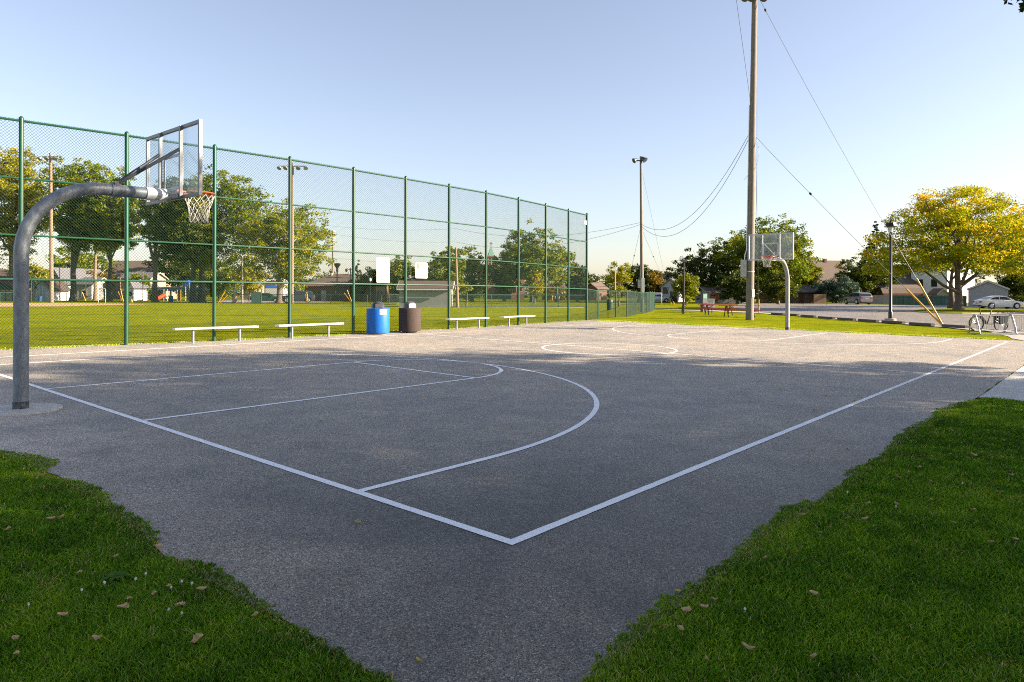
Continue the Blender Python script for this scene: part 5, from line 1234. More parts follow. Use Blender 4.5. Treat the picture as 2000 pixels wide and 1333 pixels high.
# ------------------------------------------------------------------ vehicles
def loft(rows, close=True):
    mb = MB(); n = len(rows[0]); V = [p for r in rows for p in r]; Fs = []
    for i in range(len(rows) - 1):
        for k in range(n - (0 if close else 1)):
            k2 = (k + 1) % n; Fs.append((i * n + k, (i + 1) * n + k, (i + 1) * n + k2, i * n + k2))
    Fs.append(tuple(range(n))); Fs.append(tuple(range(len(rows) * n - 1, (len(rows) - 1) * n - 1, -1)))
    return mb.add(V, Fs)
def interp(tab, x):
    for (x0, v0), (x1, v1) in zip(tab, tab[1:]):
        if x0 <= x <= x1: return v0 + (v1 - v0) * (x - x0) / (x1 - x0)
    return tab[0][1] if x < tab[0][0] else tab[-1][1]
def make_car(label, cat, loc, rz, paint, spec, group='cars and vans parked around the park', nm='parked_car'):
    t = thing(nm, label, cat, loc, rz, group); L, Wd = spec['L'], spec['W']; hw = Wd / 2; belt, roof = spec['belt'], spec['roof']
    wf, wr, R = spec['wf'], spec['wr'], spec['R']; gc = .22
    xs = sorted(set([-L / 2, -L / 2 + .06, -L / 2 + .2, -L / 2 + .5, L / 2 - .5, L / 2 - .2, L / 2 - .06, L / 2] + [x + dx for x in (wf, wr) for dx in (-R * 1.2, -R * 1.05, -R * .7, 0, R * .7, R * 1.05, R * 1.2)] + [0, -.6, .6]))
    rows = []
    for x in xs:
        e = min(1, (L / 2 - abs(x)) / .5); nar = 1 - .13 * (1 - e) ** 2; zt = interp(belt, x); zb = gc + (.18 * (1 - e))
        for wx in (wf, wr):
            dx = abs(x - wx)
            if dx < R * 1.15: zb = max(zb, R + math.sqrt(max(0, (R * 1.15) ** 2 - dx ** 2)) * .98)
        zb = min(zb, zt - .12); w = hw * nar; zm = zb + (zt - zb) * .55
        half = [(w * .94, zb), (w, zb + (zm - zb) * .5), (w, zm), (w * .97, zt - .05), (w * .88, zt), (w * .5, zt + .025)]
        rows.append([(x, y, z) for y, z in half] + [(x, -y, z) for y, z in reversed(half)])
    body = loft(rows).build('body', paint, t, True)
    # cabin
    gxs = [p[0] for p in roof]; grow = []
    def wtop(z, x): bz = interp(belt, x); k = (z - bz) / max(.05, max(q[1] for q in roof) - bz); return hw * (.90 - .15 * k)
    for x, z in roof:
        bz = interp(belt, x) - .03; zt = max(z, bz + .05); w0 = hw * .90; w1 = wtop(zt, x)
        half = [(w0, bz), (w1 + .01, zt - .04), (w1 - .06, zt), (w1 * .5, zt + .015)]
        grow.append([(x, y, zz_) for y, zz_ in half] + [(x, -y, zz_) for y, zz_ in reversed(half)])
    loft(grow).build('cabin', paint, t, True)
    for s in (-1, 1):
        for (xa, xb_, xc_, xd) in spec['glass']:
            zlo = lambda x: interp(belt, x) + .05; zhi = lambda x: interp(roof, x) - .10
            q = []
            for x, f in ((xa, zlo), (xb_, zlo), (xc_, zhi), (xd, zhi)):
                z = max(f(x), zlo(x) + .02); bz = interp(belt, x); zt = interp(roof, x); kk_ = (z - bz) / max(.1, zt - .04 - bz); yy = hw * .90 + (wtop(zt, x) + .01 - hw * .90) * min(1, kk_) + .012
                q.append((x, s * yy, z))
            MB().add(q, [(0, 1, 2, 3) if s > 0 else (3, 2, 1, 0)]).build('side_window', 'glass_dark', t)
    for key, nm_ in (('ws', 'windscreen'), ('rw', 'rear_window')):
        (xa, xb_) = spec[key]; q = []; off = .02 if xa > xb_ else -.02
        for x, dz in ((xa, .02), (xb_, 0)):
            z = interp(roof, x) + (.03 if dz else .0); w = min(hw * .80, wtop(max(z, interp(belt, x) + .05), x) - .06)
            q += [(x + off, w, z + .02), (x + off, -w, z + .02)]
        MB().add([q[0], q[1], q[3], q[2]], [(0, 1, 2, 3)]).build(nm_, 'glass_dark', t)
    for x in (wf, wr):
        for s in (-1, 1):
            y = s * (hw - .10)
            w = MB().tube([(x, y - .11, R), (x, y - .09, R), (x, y + .09, R), (x, y + .11, R)], [R * .9, R, R, R * .9], 20).build('wheel', 'tyre', t, True)
            MB().tube([(x, y + s * .112, R), (x, y + s * .125, R)], [R * .66, R * .60], 10).build('rim', 'rim_metal', w)
        MB().bx(x - R * 1.1, x + R * 1.1, -hw + .22, hw - .22, gc + .05, R * 1.9).build('wheel_well', 'tyre', t)
    zt = interp(belt, -L / 2 + .1)
    for s in (-1, 1):
        MB().box((-L / 2 + .10, s * hw * .70, zt - .17), (.22, .34, .17)).build('tail_light', 'tail', t)
        zf = interp(belt, L / 2 - .1); MB().box((L / 2 - .16, s * hw * .66, zf - .14), (.30, .32, .13)).build('headlight', 'lamp_glass', t)
        mx = spec['ws'][0] - .25; MB().box((mx, s * (hw + .06), interp(belt, mx) + .10), (.14, .18, .13)).build('mirror', paint, t)
    MB().box((-L / 2 + .01, 0, zt - .30), (.05, .5, .13)).build('licence_plate', 'ink_pale', t)
    MB().box((-L / 2 + .10, 0, gc + .16), (.24, Wd * .80, .12)).build('bumper', 'black_plastic', t)
    MB().bx(-L / 2 + .5, L / 2 - .5, -hw + .15, hw - .15, gc - .02, gc + .10).build('underbody', 'tyre', t)
    return t
SEDAN = dict(L=4.7, W=1.8, wf=1.42, wr=-1.28, R=.325, belt=[(-2.35, .88), (-2.1, 1.0), (-1.4, 1.0), (.9, .93), (1.6, .86), (2.2, .72), (2.35, .60)],
             roof=[(-1.85, 1.0), (-1.05, 1.34), (-.6, 1.43), (.1, 1.45), (.45, 1.40), (1.25, .95)], glass=[(-1.42, -.42, -.40, -.95), (-.34, .95, .40, -.32)], ws=(1.18, .5), rw=(-1.75, -1.08))
SUV = dict(L=4.95, W=1.98, wf=1.50, wr=-1.42, R=.40, belt=[(-2.47, 1.10), (-2.35, 1.16), (-1.4, 1.14), (.9, 1.10), (1.7, 1.04), (2.3, .90), (2.47, .75)],
           roof=[(-2.38, 1.16), (-2.05, 1.68), (-1.5, 1.76), (.0, 1.78), (.45, 1.70), (1.2, 1.12)], glass=[(-2.0, -1.30, -1.30, -1.78), (-1.22, -.25, -.25, -1.22), (-.17, .92, .42, -.17)], ws=(1.12, .52), rw=(-2.36, -2.10))
d = 79; make_car('white sedan parked in front of the small grey garage', 'car', L3(1950.5, d), VR - .06, 'car_white', SEDAN)
d = 104; c1 = L3(1675, d); make_car('grey sport utility car parked before the weathered grey board fence, seen from behind', 'car', c1, VR + PI / 2 + .06, 'car_grey', SUV)
d = 103; make_car('dark sport utility car parked left of the fourth fence post beyond the field', 'car', L3(581, d), VR + PI + .30, 'car_dark', SUV)
d = 108; make_car('dark green car parked right behind the utility box', 'car', L3(521, d), VR + .15, 'car_green', SEDAN)
d = 215; make_car('white car on the far street right of the yellow bollards', 'car', L3(1112, d), VR + PI, 'car_white', SUV)
d = 205; make_car('silver car on the far street seen through the low mesh fence', 'car', L3(1157, d), VR, 'car_silver', SUV)
d = 122; make_car('silver car parked behind the soccer goal', 'car', L3(1283, d), VR + .1, 'car_silver', SEDAN)

# ------------------------------------------------------------------ trees
def leaf_cloud(r, centres, spread, per, size, flat=0.6, droop=0.0, tints=None, aspect=.55):
    """many small leaf faces gathered in clumps; returns verts, quads, tints"""
    n = len(centres); C = np.repeat(np.asarray(centres, dtype=np.float64), per, axis=0)
    S = np.repeat(np.asarray(spread, dtype=np.float64), per)[:, None]
    off = r.normal(size=(n * per, 3)); off /= (np.linalg.norm(off, axis=1)[:, None] + 1e-6); off *= (r.random((n * per, 1)) ** .45)
    off *= S; off[:, 2] *= flat
    P = C + off; P[:, 2] -= droop * (off[:, 0] ** 2 + off[:, 1] ** 2)
    N = len(P)
    nrm = r.normal(size=(N, 3)); nrm[:, 2] = np.abs(nrm[:, 2]) + .35; nrm += off / (S + 1e-6) * .5; nrm /= np.linalg.norm(nrm, axis=1)[:, None]
    t = r.normal(size=(N, 3)); t -= nrm * (t * nrm).sum(1)[:, None]; t /= np.linalg.norm(t, axis=1)[:, None]; b = np.cross(nrm, t)
    sz = size * r.uniform(.65, 1.35, (N, 1))
    V = np.stack([P + t * sz * .5, P + b * sz * .5 * aspect, P - t * sz * .5, P - b * sz * .5 * aspect], 1).reshape(-1, 3)
    Q = np.arange(N * 4).reshape(-1, 4)
    base = np.repeat(r.uniform(.15, .75, n) if tints is None else np.asarray(tints), per)
    T = np.clip(base + r.normal(0, .14, N), 0, 1)
    return V, Q, T

def make_tree(name, label, base, H, cb, R, leaf_m, seed, bark='bark', shape='round', leaf=.3, lai=3.2, trunk_r=None, forks=0, lean=(0, 0), group=None, limbs=7, off=(0, 0), squash=1.0, tint=None, gaps=.22, flat=.6):
    r = np.random.default_rng(seed); rr = random.Random(seed)
    t = thing(name, label, 'tree', base, VR + rr.uniform(-.2, .2) * 0, group)
    tr = trunk_r or max(.12, H * .021)
    zc = (H + cb) / 2; hz_ = (H - cb) / 2
    # sub-volumes of the crown
    blobs = []
    if shape == 'cone':
        nb = 16
        for k in range(nb):
            f = (k + .5) / nb; z = cb + f * (H - cb); q = R * (1 - f) ** .8 * 1.0 + .25
            for j in range(max(1, int(5 * (1 - f) + 1))):
                a = rr.uniform(0, 2 * PI); blobs.append((math.cos(a) * q * .62, math.sin(a) * q * .62, z - q * .10, q * .55, (H - cb) / nb * 1.25))
    elif shape == 'umbrella':
        for f, q, n, br in ((0.02, .84, 11, .25), (0.10, .48, 6, .25), (.20, .92, 12, .24), (.34, .66, 8, .26), (.42, .86, 10, .22), (.56, .52, 7, .26), (.66, .70, 8, .21), (.80, .38, 6, .23), (.86, .52, 5, .18), (.97, .14, 4, .19), (.5, .18, 4, .30), (.22, .34, 6, .30), (.68, .30, 5, .28)):
            a0 = rr.uniform(0, 6)
            for k in range(n):
                a = a0 + 2 * PI * k / n + rr.uniform(-.2, .2); qq = q * rr.uniform(.88, 1.1)
                blobs.append((math.cos(a) * R * qq + off[0] * R, math.sin(a) * R * qq, cb + f * (H - cb) * .95 + rr.uniform(-.3, .3), br * R, br * R * .40))
    else:
        nb = 20 if shape != 'spread' else 30
        for k in range(nb):
            z = 1 - 2 * (k + .5) / nb + rr.uniform(-.08, .08); z = max(-1, min(1, z)); q = math.sqrt(1 - z * z); a = k * 2.399963 + seed + rr.uniform(-.35, .35); f = rr.uniform(.72, 1.06)
            x, y, z = math.cos(a) * q * f, math.sin(a) * q * f, z * f
            if shape == 'oval': wz = 1 - .25 * abs(z)
            elif shape == 'spread': wz = 1.0 if z < .2 else 1 - .5 * (z - .2)
            elif shape == 'vase': wz = .75 + .35 * z
            else: wz = 1.0
            br = rr.uniform(.34, .50)
            blobs.append((x * R * .74 * wz + off[0] * R, y * R * .74 * wz * squash, zc + z * hz_ * .70 + off[1] * 0, br * R, br * R * (.85 if shape != 'spread' else .42) * min(1.2, hz_ / R + .3)))
        blobs.append((off[0] * R * .5, 0, zc, R * .5, hz_ * .55))
    area = PI * R * hz_ * (.55 if shape == 'cone' else 1.0)
    n_leaf = 2.3 * lai * area / (leaf * leaf * .30); per = 46 if shape != 'cone' else 34; nc = int(n_leaf / per)
    cs = []; sp = []; tn = []
    wts = [b[3] ** 2 for b in blobs]
    for _ in range(nc):
        b = rr.choice(blobs) if shape == 'cone' else rr.choices(blobs, wts)[0]
        a = rr.uniform(0, 2 * PI); u = rr.uniform(-1, 1); s = math.sqrt(1 - u * u); q = rr.random() ** .42
        p = (b[0] + b[3] * q * s * math.cos(a), b[1] + b[3] * q * s * math.sin(a), b[2] + b[4] * q * u)
        if p[2] < cb - .6: continue
        # leave irregular holes
        g = math.sin(p[0] * 1.7 / (R * .25) + seed) * math.sin(p[1] * 1.3 / (R * .25) + 2 * seed) * math.sin(p[2] * 1.9 / (R * .25) + 3 * seed)
        if g > 1 - gaps * 2.3 and rr.random() < .85: continue
        cs.append(p); sp.append(max(rr.uniform(.075, .155) * R, rr.uniform(1.5, 2.5) * leaf) if shape != 'cone' else rr.uniform(.10, .18) * R * (1.15 - .6 * (p[2] - cb) / (H - cb)))
        if tint: tn.append(tint(p, rr, (p[2] - cb) / (H - cb), R))
        else: tn.append(min(1, max(0, rr.gauss(.45, .20))))
    V, Q, T = leaf_cloud(r, cs, sp, per, leaf, flat, 0.0, tn)
    npmesh('crown', V, Q, leaf_m, t, T)
    # trunk and limbs
    w = MB(); top = H * (.93 if shape == 'cone' else .80)
    pts = [(lean[0] * z / top + .08 * math.sin(z * .9 + seed), lean[1] * z / top + .06 * math.cos(z * 1.1 + seed), z) for z in [top * k / 9 for k in range(10)]]
    pts[0] = (0, 0, -.2)
    w.tube([(0, 0, -.2), (0, 0, .12), (0, 0, .45)] + pts[1:], [tr * 1.7, tr * 1.35, tr * 1.1] + [max(.03, tr * (1 - .93 * k / 9)) for k in range(1, 10)], 12)
    if shape != 'cone':
        pool = [q_ for q_ in blobs if q_[2] > cb + .3 * (H - cb)] if shape == 'umbrella' else blobs
        for k in range(limbs):
            b = pool[(k * 3) % len(pool)] if shape == 'umbrella' else pool[k % len(pool)]; z0 = max(.22 * H, min(cb * .9 + (H - cb) * .35 * rr.random(), b[2] - .8)); f = z0 / top
            p0 = Vector((lean[0] * f, lean[1] * f, z0)); p1 = Vector((b[0], b[1], b[2])); mid = p0.lerp(p1, .5) + Vector((0, 0, -.10 * (p1 - p0).length + rr.uniform(-.3, .3)))
            q0 = tr * max(.25, (1 - .8 * f)) * .55
            w.tube([p0, p0.lerp(mid, .55) + Vector((0, 0, .1)), mid, mid.lerp(p1, .6), p1], [q0, q0 * .8, q0 * .6, q0 * .4, q0 * .15], 8)
            for j in range(3):
                e = p1 + Vector((rr.uniform(-1, 1) * b[3], rr.uniform(-1, 1) * b[3], rr.uniform(-.5, .8) * b[4])) * .8
                s0 = mid.lerp(p1, rr.uniform(.1, .7)); w.tube([s0, s0.lerp(e, .5) + Vector((0, 0, .15)), e], [q0 * .35, q0 * .22, q0 * .06], 6)
    for k in range(forks):
        a = rr.uniform(0, 2 * PI); z0 = H * rr.uniform(.12, .3); e = Vector((math.cos(a) * R * .35, math.sin(a) * R * .3, H * .75)); p0 = Vector((0, 0, z0))
        w.tube([p0, p0.lerp(e, .35) + Vector((math.cos(a) * .4, math.sin(a) * .4, 0)), e], [tr * .7, tr * .5, tr * .1], 8)
    w.build('trunk', bark, t, True)
    return t

def T(label, px, d, top, bot, hw, leaf_m='tree_leaf', seed=1, name='tree', cx=None, **kw):
    """tree with its trunk foot at column px and distance d; crown between picture rows top and bot"""
    b = L3(px, d); k = d / F
    H = zat(px, top, d) - b[2]; cb = max(.3, zat(px, bot, d) - b[2]); R = hw * k
    o = ((cx - px) / hw, 0) if cx is not None else (0, 0)
    kw.setdefault('leaf', max(.15, d * .0030))
    return make_tree(name, label, b, H, cb, R, leaf_m, seed, off=o, **kw)
GR = 'tall trees behind the ball field'
# big trees on the left behind the field
T('yellow green tree at the left edge, partly behind the near hoop pole', 22, 118, 268, 525, 92, 'leaf_yellowgreen', 11, 'broadleaf_tree', trunk_r=.45, cx=6, lai=3.0, group=GR, gaps=.26)
T('tall green tree with dark trunk just right of the pole with three floodlights', 143, 112, 286, 520, 82, 'tree_leaf', 12, 'broadleaf_tree', bark='bark_dark', trunk_r=.48, forks=2, cx=152, shape='vase', group=GR, gaps=.30)
T('slender tree with pale tan trunk right of the dark forked trunk', 186, 118, 330, 505, 52, 'tree_leaf', 13, 'broadleaf_tree', bark='bark_tan', trunk_r=.30, cx=200, group=GR, gaps=.3)
T('dark trunked tree in front of the wide tan roof left of the second fence post', 215, 110, 318, 515, 62, 'tree_leaf', 14, 'broadleaf_tree', bark='bark_dark', trunk_r=.34, cx=222, group=GR, gaps=.3)
T('tree with tan sunlit trunk right of the second fence post', 303, 106, 345, 512, 58, 'tree_leaf', 15, 'broadleaf_tree', bark='bark', trunk_r=.42, cx=318, group=GR, gaps=.3, forks=1)
T('dense dark green tree behind the hoop net', 377, 104, 322, 540, 72, 'leaf_dark', 16, 'broadleaf_tree', bark='bark_dark', trunk_r=.46, cx=372, group=GR, gaps=.16)
T('broad green tree right of the third fence post', 394, 105, 318, 538, 92, 'tree_leaf', 17, 'broadleaf_tree', bark='bark_dark', trunk_r=.52, cx=424, group=GR, gaps=.24)
T('bright green tree with short thick trunk around the pole with four floodlights', 545, 100, 384, 566, 92, 'tree_leaf', 18, 'broadleaf_tree', bark='bark', trunk_r=.40, cx=556, group=GR, gaps=.22, tint=lambda p, r, f, R: min(1, max(0, r.gauss(.62, .2))))
T('small yellow green tree left of the bright green tree', 487, 128, 505, 580, 34, 'leaf_yellowgreen', 19, 'young_tree', trunk_r=.2, gaps=.25)
T('dark green tree below the wide tan roof', 196, 134, 528, 578, 26, 'leaf_rust', 20, 'young_tree', trunk_r=.2)
T('small bright tree before the wide tan roof', 268, 126, 530, 578, 24, 'tree_leaf', 21, 'young_tree', trunk_r=.18)
T('low tree filling the gap left of the grey green box', 428, 132, 500, 588, 44, 'tree_leaf', 22, 'young_tree', trunk_r=.2, bark='bark_dark', gaps=.12)
T('olive green tree behind the white shed at far left', 58, 126, 505, 572, 34, 'leaf_yellowgreen', 23, 'young_tree', trunk_r=.2)
T('rounded dark tree behind the trunks left of the second fence post', 165, 150, 480, 575, 60, 'tree_leaf', 24, 'broadleaf_tree', trunk_r=.3, bark='bark_dark', gaps=.25)
T('dark tree closing the view behind the playground shelter', 350, 150, 470, 575, 60, 'leaf_dark', 25, 'broadleaf_tree', trunk_r=.3, bark='bark_dark')
# middle
T('dark spruce behind the right end of the brown roof', 699, 140, 509, 590, 20, 'leaf_spruce', 30, 'conifer_tree', shape='cone', bark='bark_dark', trunk_r=.2, leaf=.34, lai=5)
T('rounded dark green tree left of the tall white sign', 723, 122, 519, 580, 30, 'leaf_dark', 31, 'broadleaf_tree', trunk_r=.25, gaps=.1)
T('conical green tree between the white sign and the gold shield notice', 782, 120, 498, 590, 34, 'tree_leaf', 32, 'broadleaf_tree', shape='oval', trunk_r=.25, gaps=.12)
T('dark pyramidal tree behind the leaning wooden pole', 873, 112, 476, 592, 46, 'tree_leaf', 33, 'broadleaf_tree', shape='oval', bark='bark_dark', trunk_r=.3, gaps=.12)
T('open crowned green tree right of the leaning wooden pole', 922, 120, 484, 590, 42, 'tree_leaf', 34, 'broadleaf_tree', bark='bark_dark', trunk_r=.3, gaps=.28)
T('leafy tree in front of the church nave', 985, 128, 492, 585, 36, 'leaf_dark', 35, 'broadleaf_tree', trunk_r=.3, bark='bark_dark', gaps=.2)
T('largest tree seen through the right half of the tall fence', 1040, 118, 446, 566, 66, 'tree_leaf', 36, 'broadleaf_tree', trunk_r=.42, cx=1034, gaps=.24, bark='bark_dark')
T('golden green young tree in front of the largest tree', 1044, 104, 530, 592, 20, 'leaf_yellowgreen', 37, 'young_tree', shape='oval', trunk_r=.1)
T('thin young tree with bent trunk beside the leaning pole', 911, 78, 545, 586, 10, 'tree_leaf', 38, 'young_tree', trunk_r=.09, lai=1.6, limbs=4)
T('dense oval tree just left of the end post of the tall fence', 1128, 130, 504, 585, 22, 'leaf_dark', 39, 'broadleaf_tree', shape='oval', trunk_r=.25, gaps=.08)
T('green tree right of the largest tree, behind the fence end', 1088, 126, 478, 562, 36, 'tree_leaf', 40, 'broadleaf_tree', trunk_r=.3, bark='bark_dark')
T('low hedge-like tree on the far street before the long low building', 1075, 140, 556, 588, 34, 'leaf_rust', 41, 'young_tree', trunk_r=.12)
# right of the tall fence
T('pale green young tree behind the low mesh fence', 1209, 82, 507, 575, 28, 'leaf_yellowgreen', 50, 'young_tree', shape='oval', trunk_r=.12, lai=2.2, gaps=.28, leaf=.22, tint=lambda p, r, f, R: min(1, max(0, r.gauss(.35, .2))))
T('small dark tree right behind the slim floodlight pole', 1247, 128, 512, 588, 28, 'leaf_dark', 51, 'broadleaf_tree', trunk_r=.25)
T('rust tinged yellow tree between the slim pole and the white gabled house', 1276, 135, 524, 588, 30, 'leaf_rust', 52, 'broadleaf_tree', trunk_r=.22, gaps=.15)
T('feathery dark tree behind the white gabled house', 1307, 150, 515, 585, 28, 'leaf_spruce', 53, 'broadleaf_tree', trunk_r=.25, lai=2.0, gaps=.3)
T('upright oval tree beside the slim dark lamp post', 1340, 96, 533, 588, 29, 'leaf_yellowgreen', 54, 'young_tree', shape='oval', trunk_r=.16, gaps=.05, lai=4, tint=lambda p, r, f, R: min(1, max(0, r.gauss(.12, .12))))
T('dark round tree above the upright oval tree', 1368, 118, 486, 590, 58, 'leaf_dark', 55, 'broadleaf_tree', trunk_r=.35, bark='bark', gaps=.12)
T('tall loose tree left of the tall wooden pole', 1424, 124, 446, 570, 46, 'tree_leaf', 56, 'broadleaf_tree', trunk_r=.35, gaps=.32, bark='bark_dark', lai=2.4)
T('largest dark green tree behind the distant hoop', 1505, 116, 430, 592, 84, 'tree_leaf', 57, 'broadleaf_tree', trunk_r=.45, gaps=.10, bark='bark_dark', lai=4, tint=lambda p, r, f, R: min(1, max(0, r.gauss(.36, .2))))
T('yellow tinged tree at the right flank of the largest dark tree', 1572, 122, 488, 585, 36, 'leaf_yellowgreen', 58, 'broadleaf_tree', trunk_r=.25, gaps=.12, tint=lambda p, r, f, R: min(1, max(0, r.gauss(.25, .25))))
T('small dark bushy tree in the shade under the largest dark tree', 1440, 108, 530, 592, 40, 'leaf_dark', 59, 'young_tree', trunk_r=.2, gaps=.05)
T('low green bush tree behind the foot of the distant hoop', 1520, 106, 525, 592, 34, 'leaf_dark', 60, 'young_tree', trunk_r=.2, gaps=.1, tint=lambda p, r, f, R: min(1, max(0, r.gauss(.6, .2))))
T('round dark tree behind the parked grey car', 1690, 118, 503, 580, 56, 'leaf_dark', 61, 'broadleaf_tree', trunk_r=.35, gaps=.08, lai=4, tint=lambda p, r, f, R: min(1, max(0, r.gauss(.5, .22))))
T('bluish spruce shrub tree left of the parked grey car', 1634, 114, 538, 592, 42, 'leaf_blue', 62, 'conifer_tree', shape='round', trunk_r=.15, leaf=.26, lai=4, gaps=.05, bark='bark_dark')
T('tall dark spruce behind the yellow locust tree', 1712, 128, 436, 560, 36, 'leaf_spruce', 63, 'conifer_tree', shape='cone', bark='bark_dark', trunk_r=.25, leaf=.36, lai=6, gaps=.05)
T('shaded dark tree right of the small grey garage', 1985, 92, 520, 602, 42, 'leaf_dark', 64, 'broadleaf_tree', trunk_r=.3, gaps=.05)
# the yellow locust with spreading limbs
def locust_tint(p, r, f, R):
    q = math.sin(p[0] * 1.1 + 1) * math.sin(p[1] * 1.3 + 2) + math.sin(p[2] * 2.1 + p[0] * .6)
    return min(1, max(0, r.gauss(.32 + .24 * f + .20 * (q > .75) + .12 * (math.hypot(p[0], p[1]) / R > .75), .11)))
def old_tint(p, r, f, R): return min(1, max(0, r.gauss(.20 + .26 * f + .16 * (abs(p[0]) / R > .72), .20)))
dl = 67.0; lb = L3(1872, dl); kl = dl / F
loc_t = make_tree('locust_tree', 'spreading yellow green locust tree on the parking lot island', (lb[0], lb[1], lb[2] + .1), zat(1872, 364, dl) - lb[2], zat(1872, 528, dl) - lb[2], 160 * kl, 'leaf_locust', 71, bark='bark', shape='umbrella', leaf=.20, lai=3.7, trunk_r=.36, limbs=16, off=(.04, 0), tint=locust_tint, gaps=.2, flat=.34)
def extra_limbs():
    w = MB()
    for (x1, y1, x2, y2, x3, y3, q) in ((-2, 575, -30, 560, -66, 532, .17), (-8, 572, -22, 548, -34, 534, .10), (12, 560, 34, 540, 58, 505, .20), (4, 550, 18, 515, 36, 470, .15), (-4, 550, -14, 510, -30, 468, .15)):
        P_ = [((x) * kl, 0 if i == 0 else rnd.uniform(-.5, .5), zat(1872, y, dl) - lb[2]) for i, (x, y) in enumerate(((0, y1 + 8), (x1, y1), (x2, y2), (x3, y3)))]
        w.tube(P_, [q * 1.2, q, q * .8, q * .45], 10)
    w.build('limb', 'bark', loc_t, True)
extra_limbs()
T('second locust tree with dark leaning trunk just behind the yellow one', 1859, 78, 470, 545, 80, 'leaf_locust', 72, 'locust_tree', shape='spread', bark='bark_dark', trunk_r=.34, lai=1.2, flat=.4, limbs=9, cx=1880, tint=lambda p, r, f, R: min(1, max(0, r.gauss(.2, .15))))
T('yellow and green tree at the right edge beyond the parking lot', 2010, 84, 405, 565, 80, 'leaf_locust', 73, 'locust_tree', shape='round', bark='bark_dark', trunk_r=.3, lai=2.2, tint=lambda p, r, f, R: min(1, max(0, r.gauss(.28, .2))))
# far tree line that closes the horizon
def far_woods():
    r = np.random.default_rng(5); rr = random.Random(5); cs = []; sp = []; tn = []
    px = -500
    while px < 2600:
        dd = rr.uniform(205, 260); x, y, _ = dp(px, HY, dd); H = rr.uniform(5, 9.5); R = rr.uniform(3.5, 6)
        for _ in range(34):
            a = rr.uniform(0, 2 * PI); u = rr.uniform(0, 1); q = R * math.sqrt(max(0, 1 - (u * 1.05 - .15) ** 2)) * rr.random() ** .4
            cs.append((x + q * math.cos(a), y + q * math.sin(a), u * H)); sp.append(1.3); tn.append(rr.uniform(.1, .7))
        px += rr.uniform(14, 30)
    V, Q, Tn = leaf_cloud(r, cs, sp, 26, .75, .8, 0, tn)
    o = npmesh('distant_trees', V, Q, 'leaf_dark', None, Tn); o['kind'] = 'stuff'; o['label'] = 'distant line of trees closing the horizon'
far_woods()

# shade trees standing beside the court, just outside the view
SAZ, SEL = math.radians(-54.0), math.radians(21.5)
SD = Vector((math.cos(SAZ), math.sin(SAZ), 0)); SE = Vector((-SD.y, SD.x, 0))
def shade_tree(e, s, H, R, seed, cb=2.6, lai=3.4, leaf=.26, lab=None, lm='tree_leaf', gaps=.2):
    p = SE * e + SD * s
    return make_tree('shade_tree', lab or 'tall leafy tree standing to the right of the court and shading it', (p.x, p.y, gz(p.x, p.y)), H, cb, R, lm, seed, leaf=leaf, lai=lai, gaps=gaps, group='shade trees right of the court', trunk_r=.3)
for k, (e, s, H, R) in enumerate(((9.0, 20, 13.2, 4.7), (3.4, 17, 12.6, 4.8), (-2.5, 16, 12.6, 5), (-8, 17, 12.6, 5), (5.6, 29, 16.4, 6.2), (-1, 29, 15.6, 6), (-8, 29, 15, 6))):
    shade_tree(e, s, H, R, 200 + k, lai=2.1 if k < 4 else 1.9, leaf=.22, gaps=.28)
for k, (px, d, H, R) in enumerate(((2330, 62, 11, 5), (2260, 84, 12, 5), (2480, 74, 12, 6), (2420, 102, 13, 6))):
    make_tree('shade_tree', 'leafy tree standing right of the parking lot and shading it', L3(px, d), H, 2.6, R, 'tree_leaf', 230 + k, leaf=.36, group='shade trees right of the parking lot')
# near tree whose twig reaches into the upper right corner
nt_ = make_tree('shade_tree', 'near tree whose leafy twig hangs into the upper right corner', (8.6, -6.9, gz(8, -6.9)), 10.5, 4.6, 3.4, 'tree_leaf', 250, leaf=.16, lai=2.2, group='shade trees right of the court', trunk_r=.2)
def twig():
    base = Vector((8.6, -6.9, gz(8, -6.9))); ca, sa = math.cos(-VR), math.sin(-VR)
    def loc(p): q = Vector(p) - base; return (q.x * ca - q.y * sa, q.x * sa + q.y * ca, q.z)
    a = Vector((8.3, -5.2, 6.3)); b = Vector(dp(2012, -8, 9.6)); c = Vector(dp(1992, 14, 9.5)); d = Vector(dp(1958, -2, 9.4))
    MB().tube([loc(base + Vector((0, 0, 4.6))), loc(a), loc(b), loc(c)], [.06, .035, .012, .004], 6).tube([loc(b), loc(Vector(dp(1985, -6, 9.5))), loc(d)], [.01, .006, .003], 5).build('twig', 'bark_dark', nt_, True)
    r = np.random.default_rng(8); rr = random.Random(8); pts = []
    for p, q, n in ((b, c, 16), (b, d, 12), (a, b, 40)):
        for k in range(n): pts.append(loc(p.lerp(q, (k + .5) / n) + Vector((rr.uniform(-.05, .05), rr.uniform(-.05, .05), rr.uniform(-.07, .02)))))
    V, Q, Tn = leaf_cloud(r, pts, [.035] * len(pts), 2, .085, .8, 0, [rr.uniform(0, .4) for _ in pts], .6)
    npmesh('twig_leaves', V, Q, 'leaf_dark', nt_, Tn)
twig()

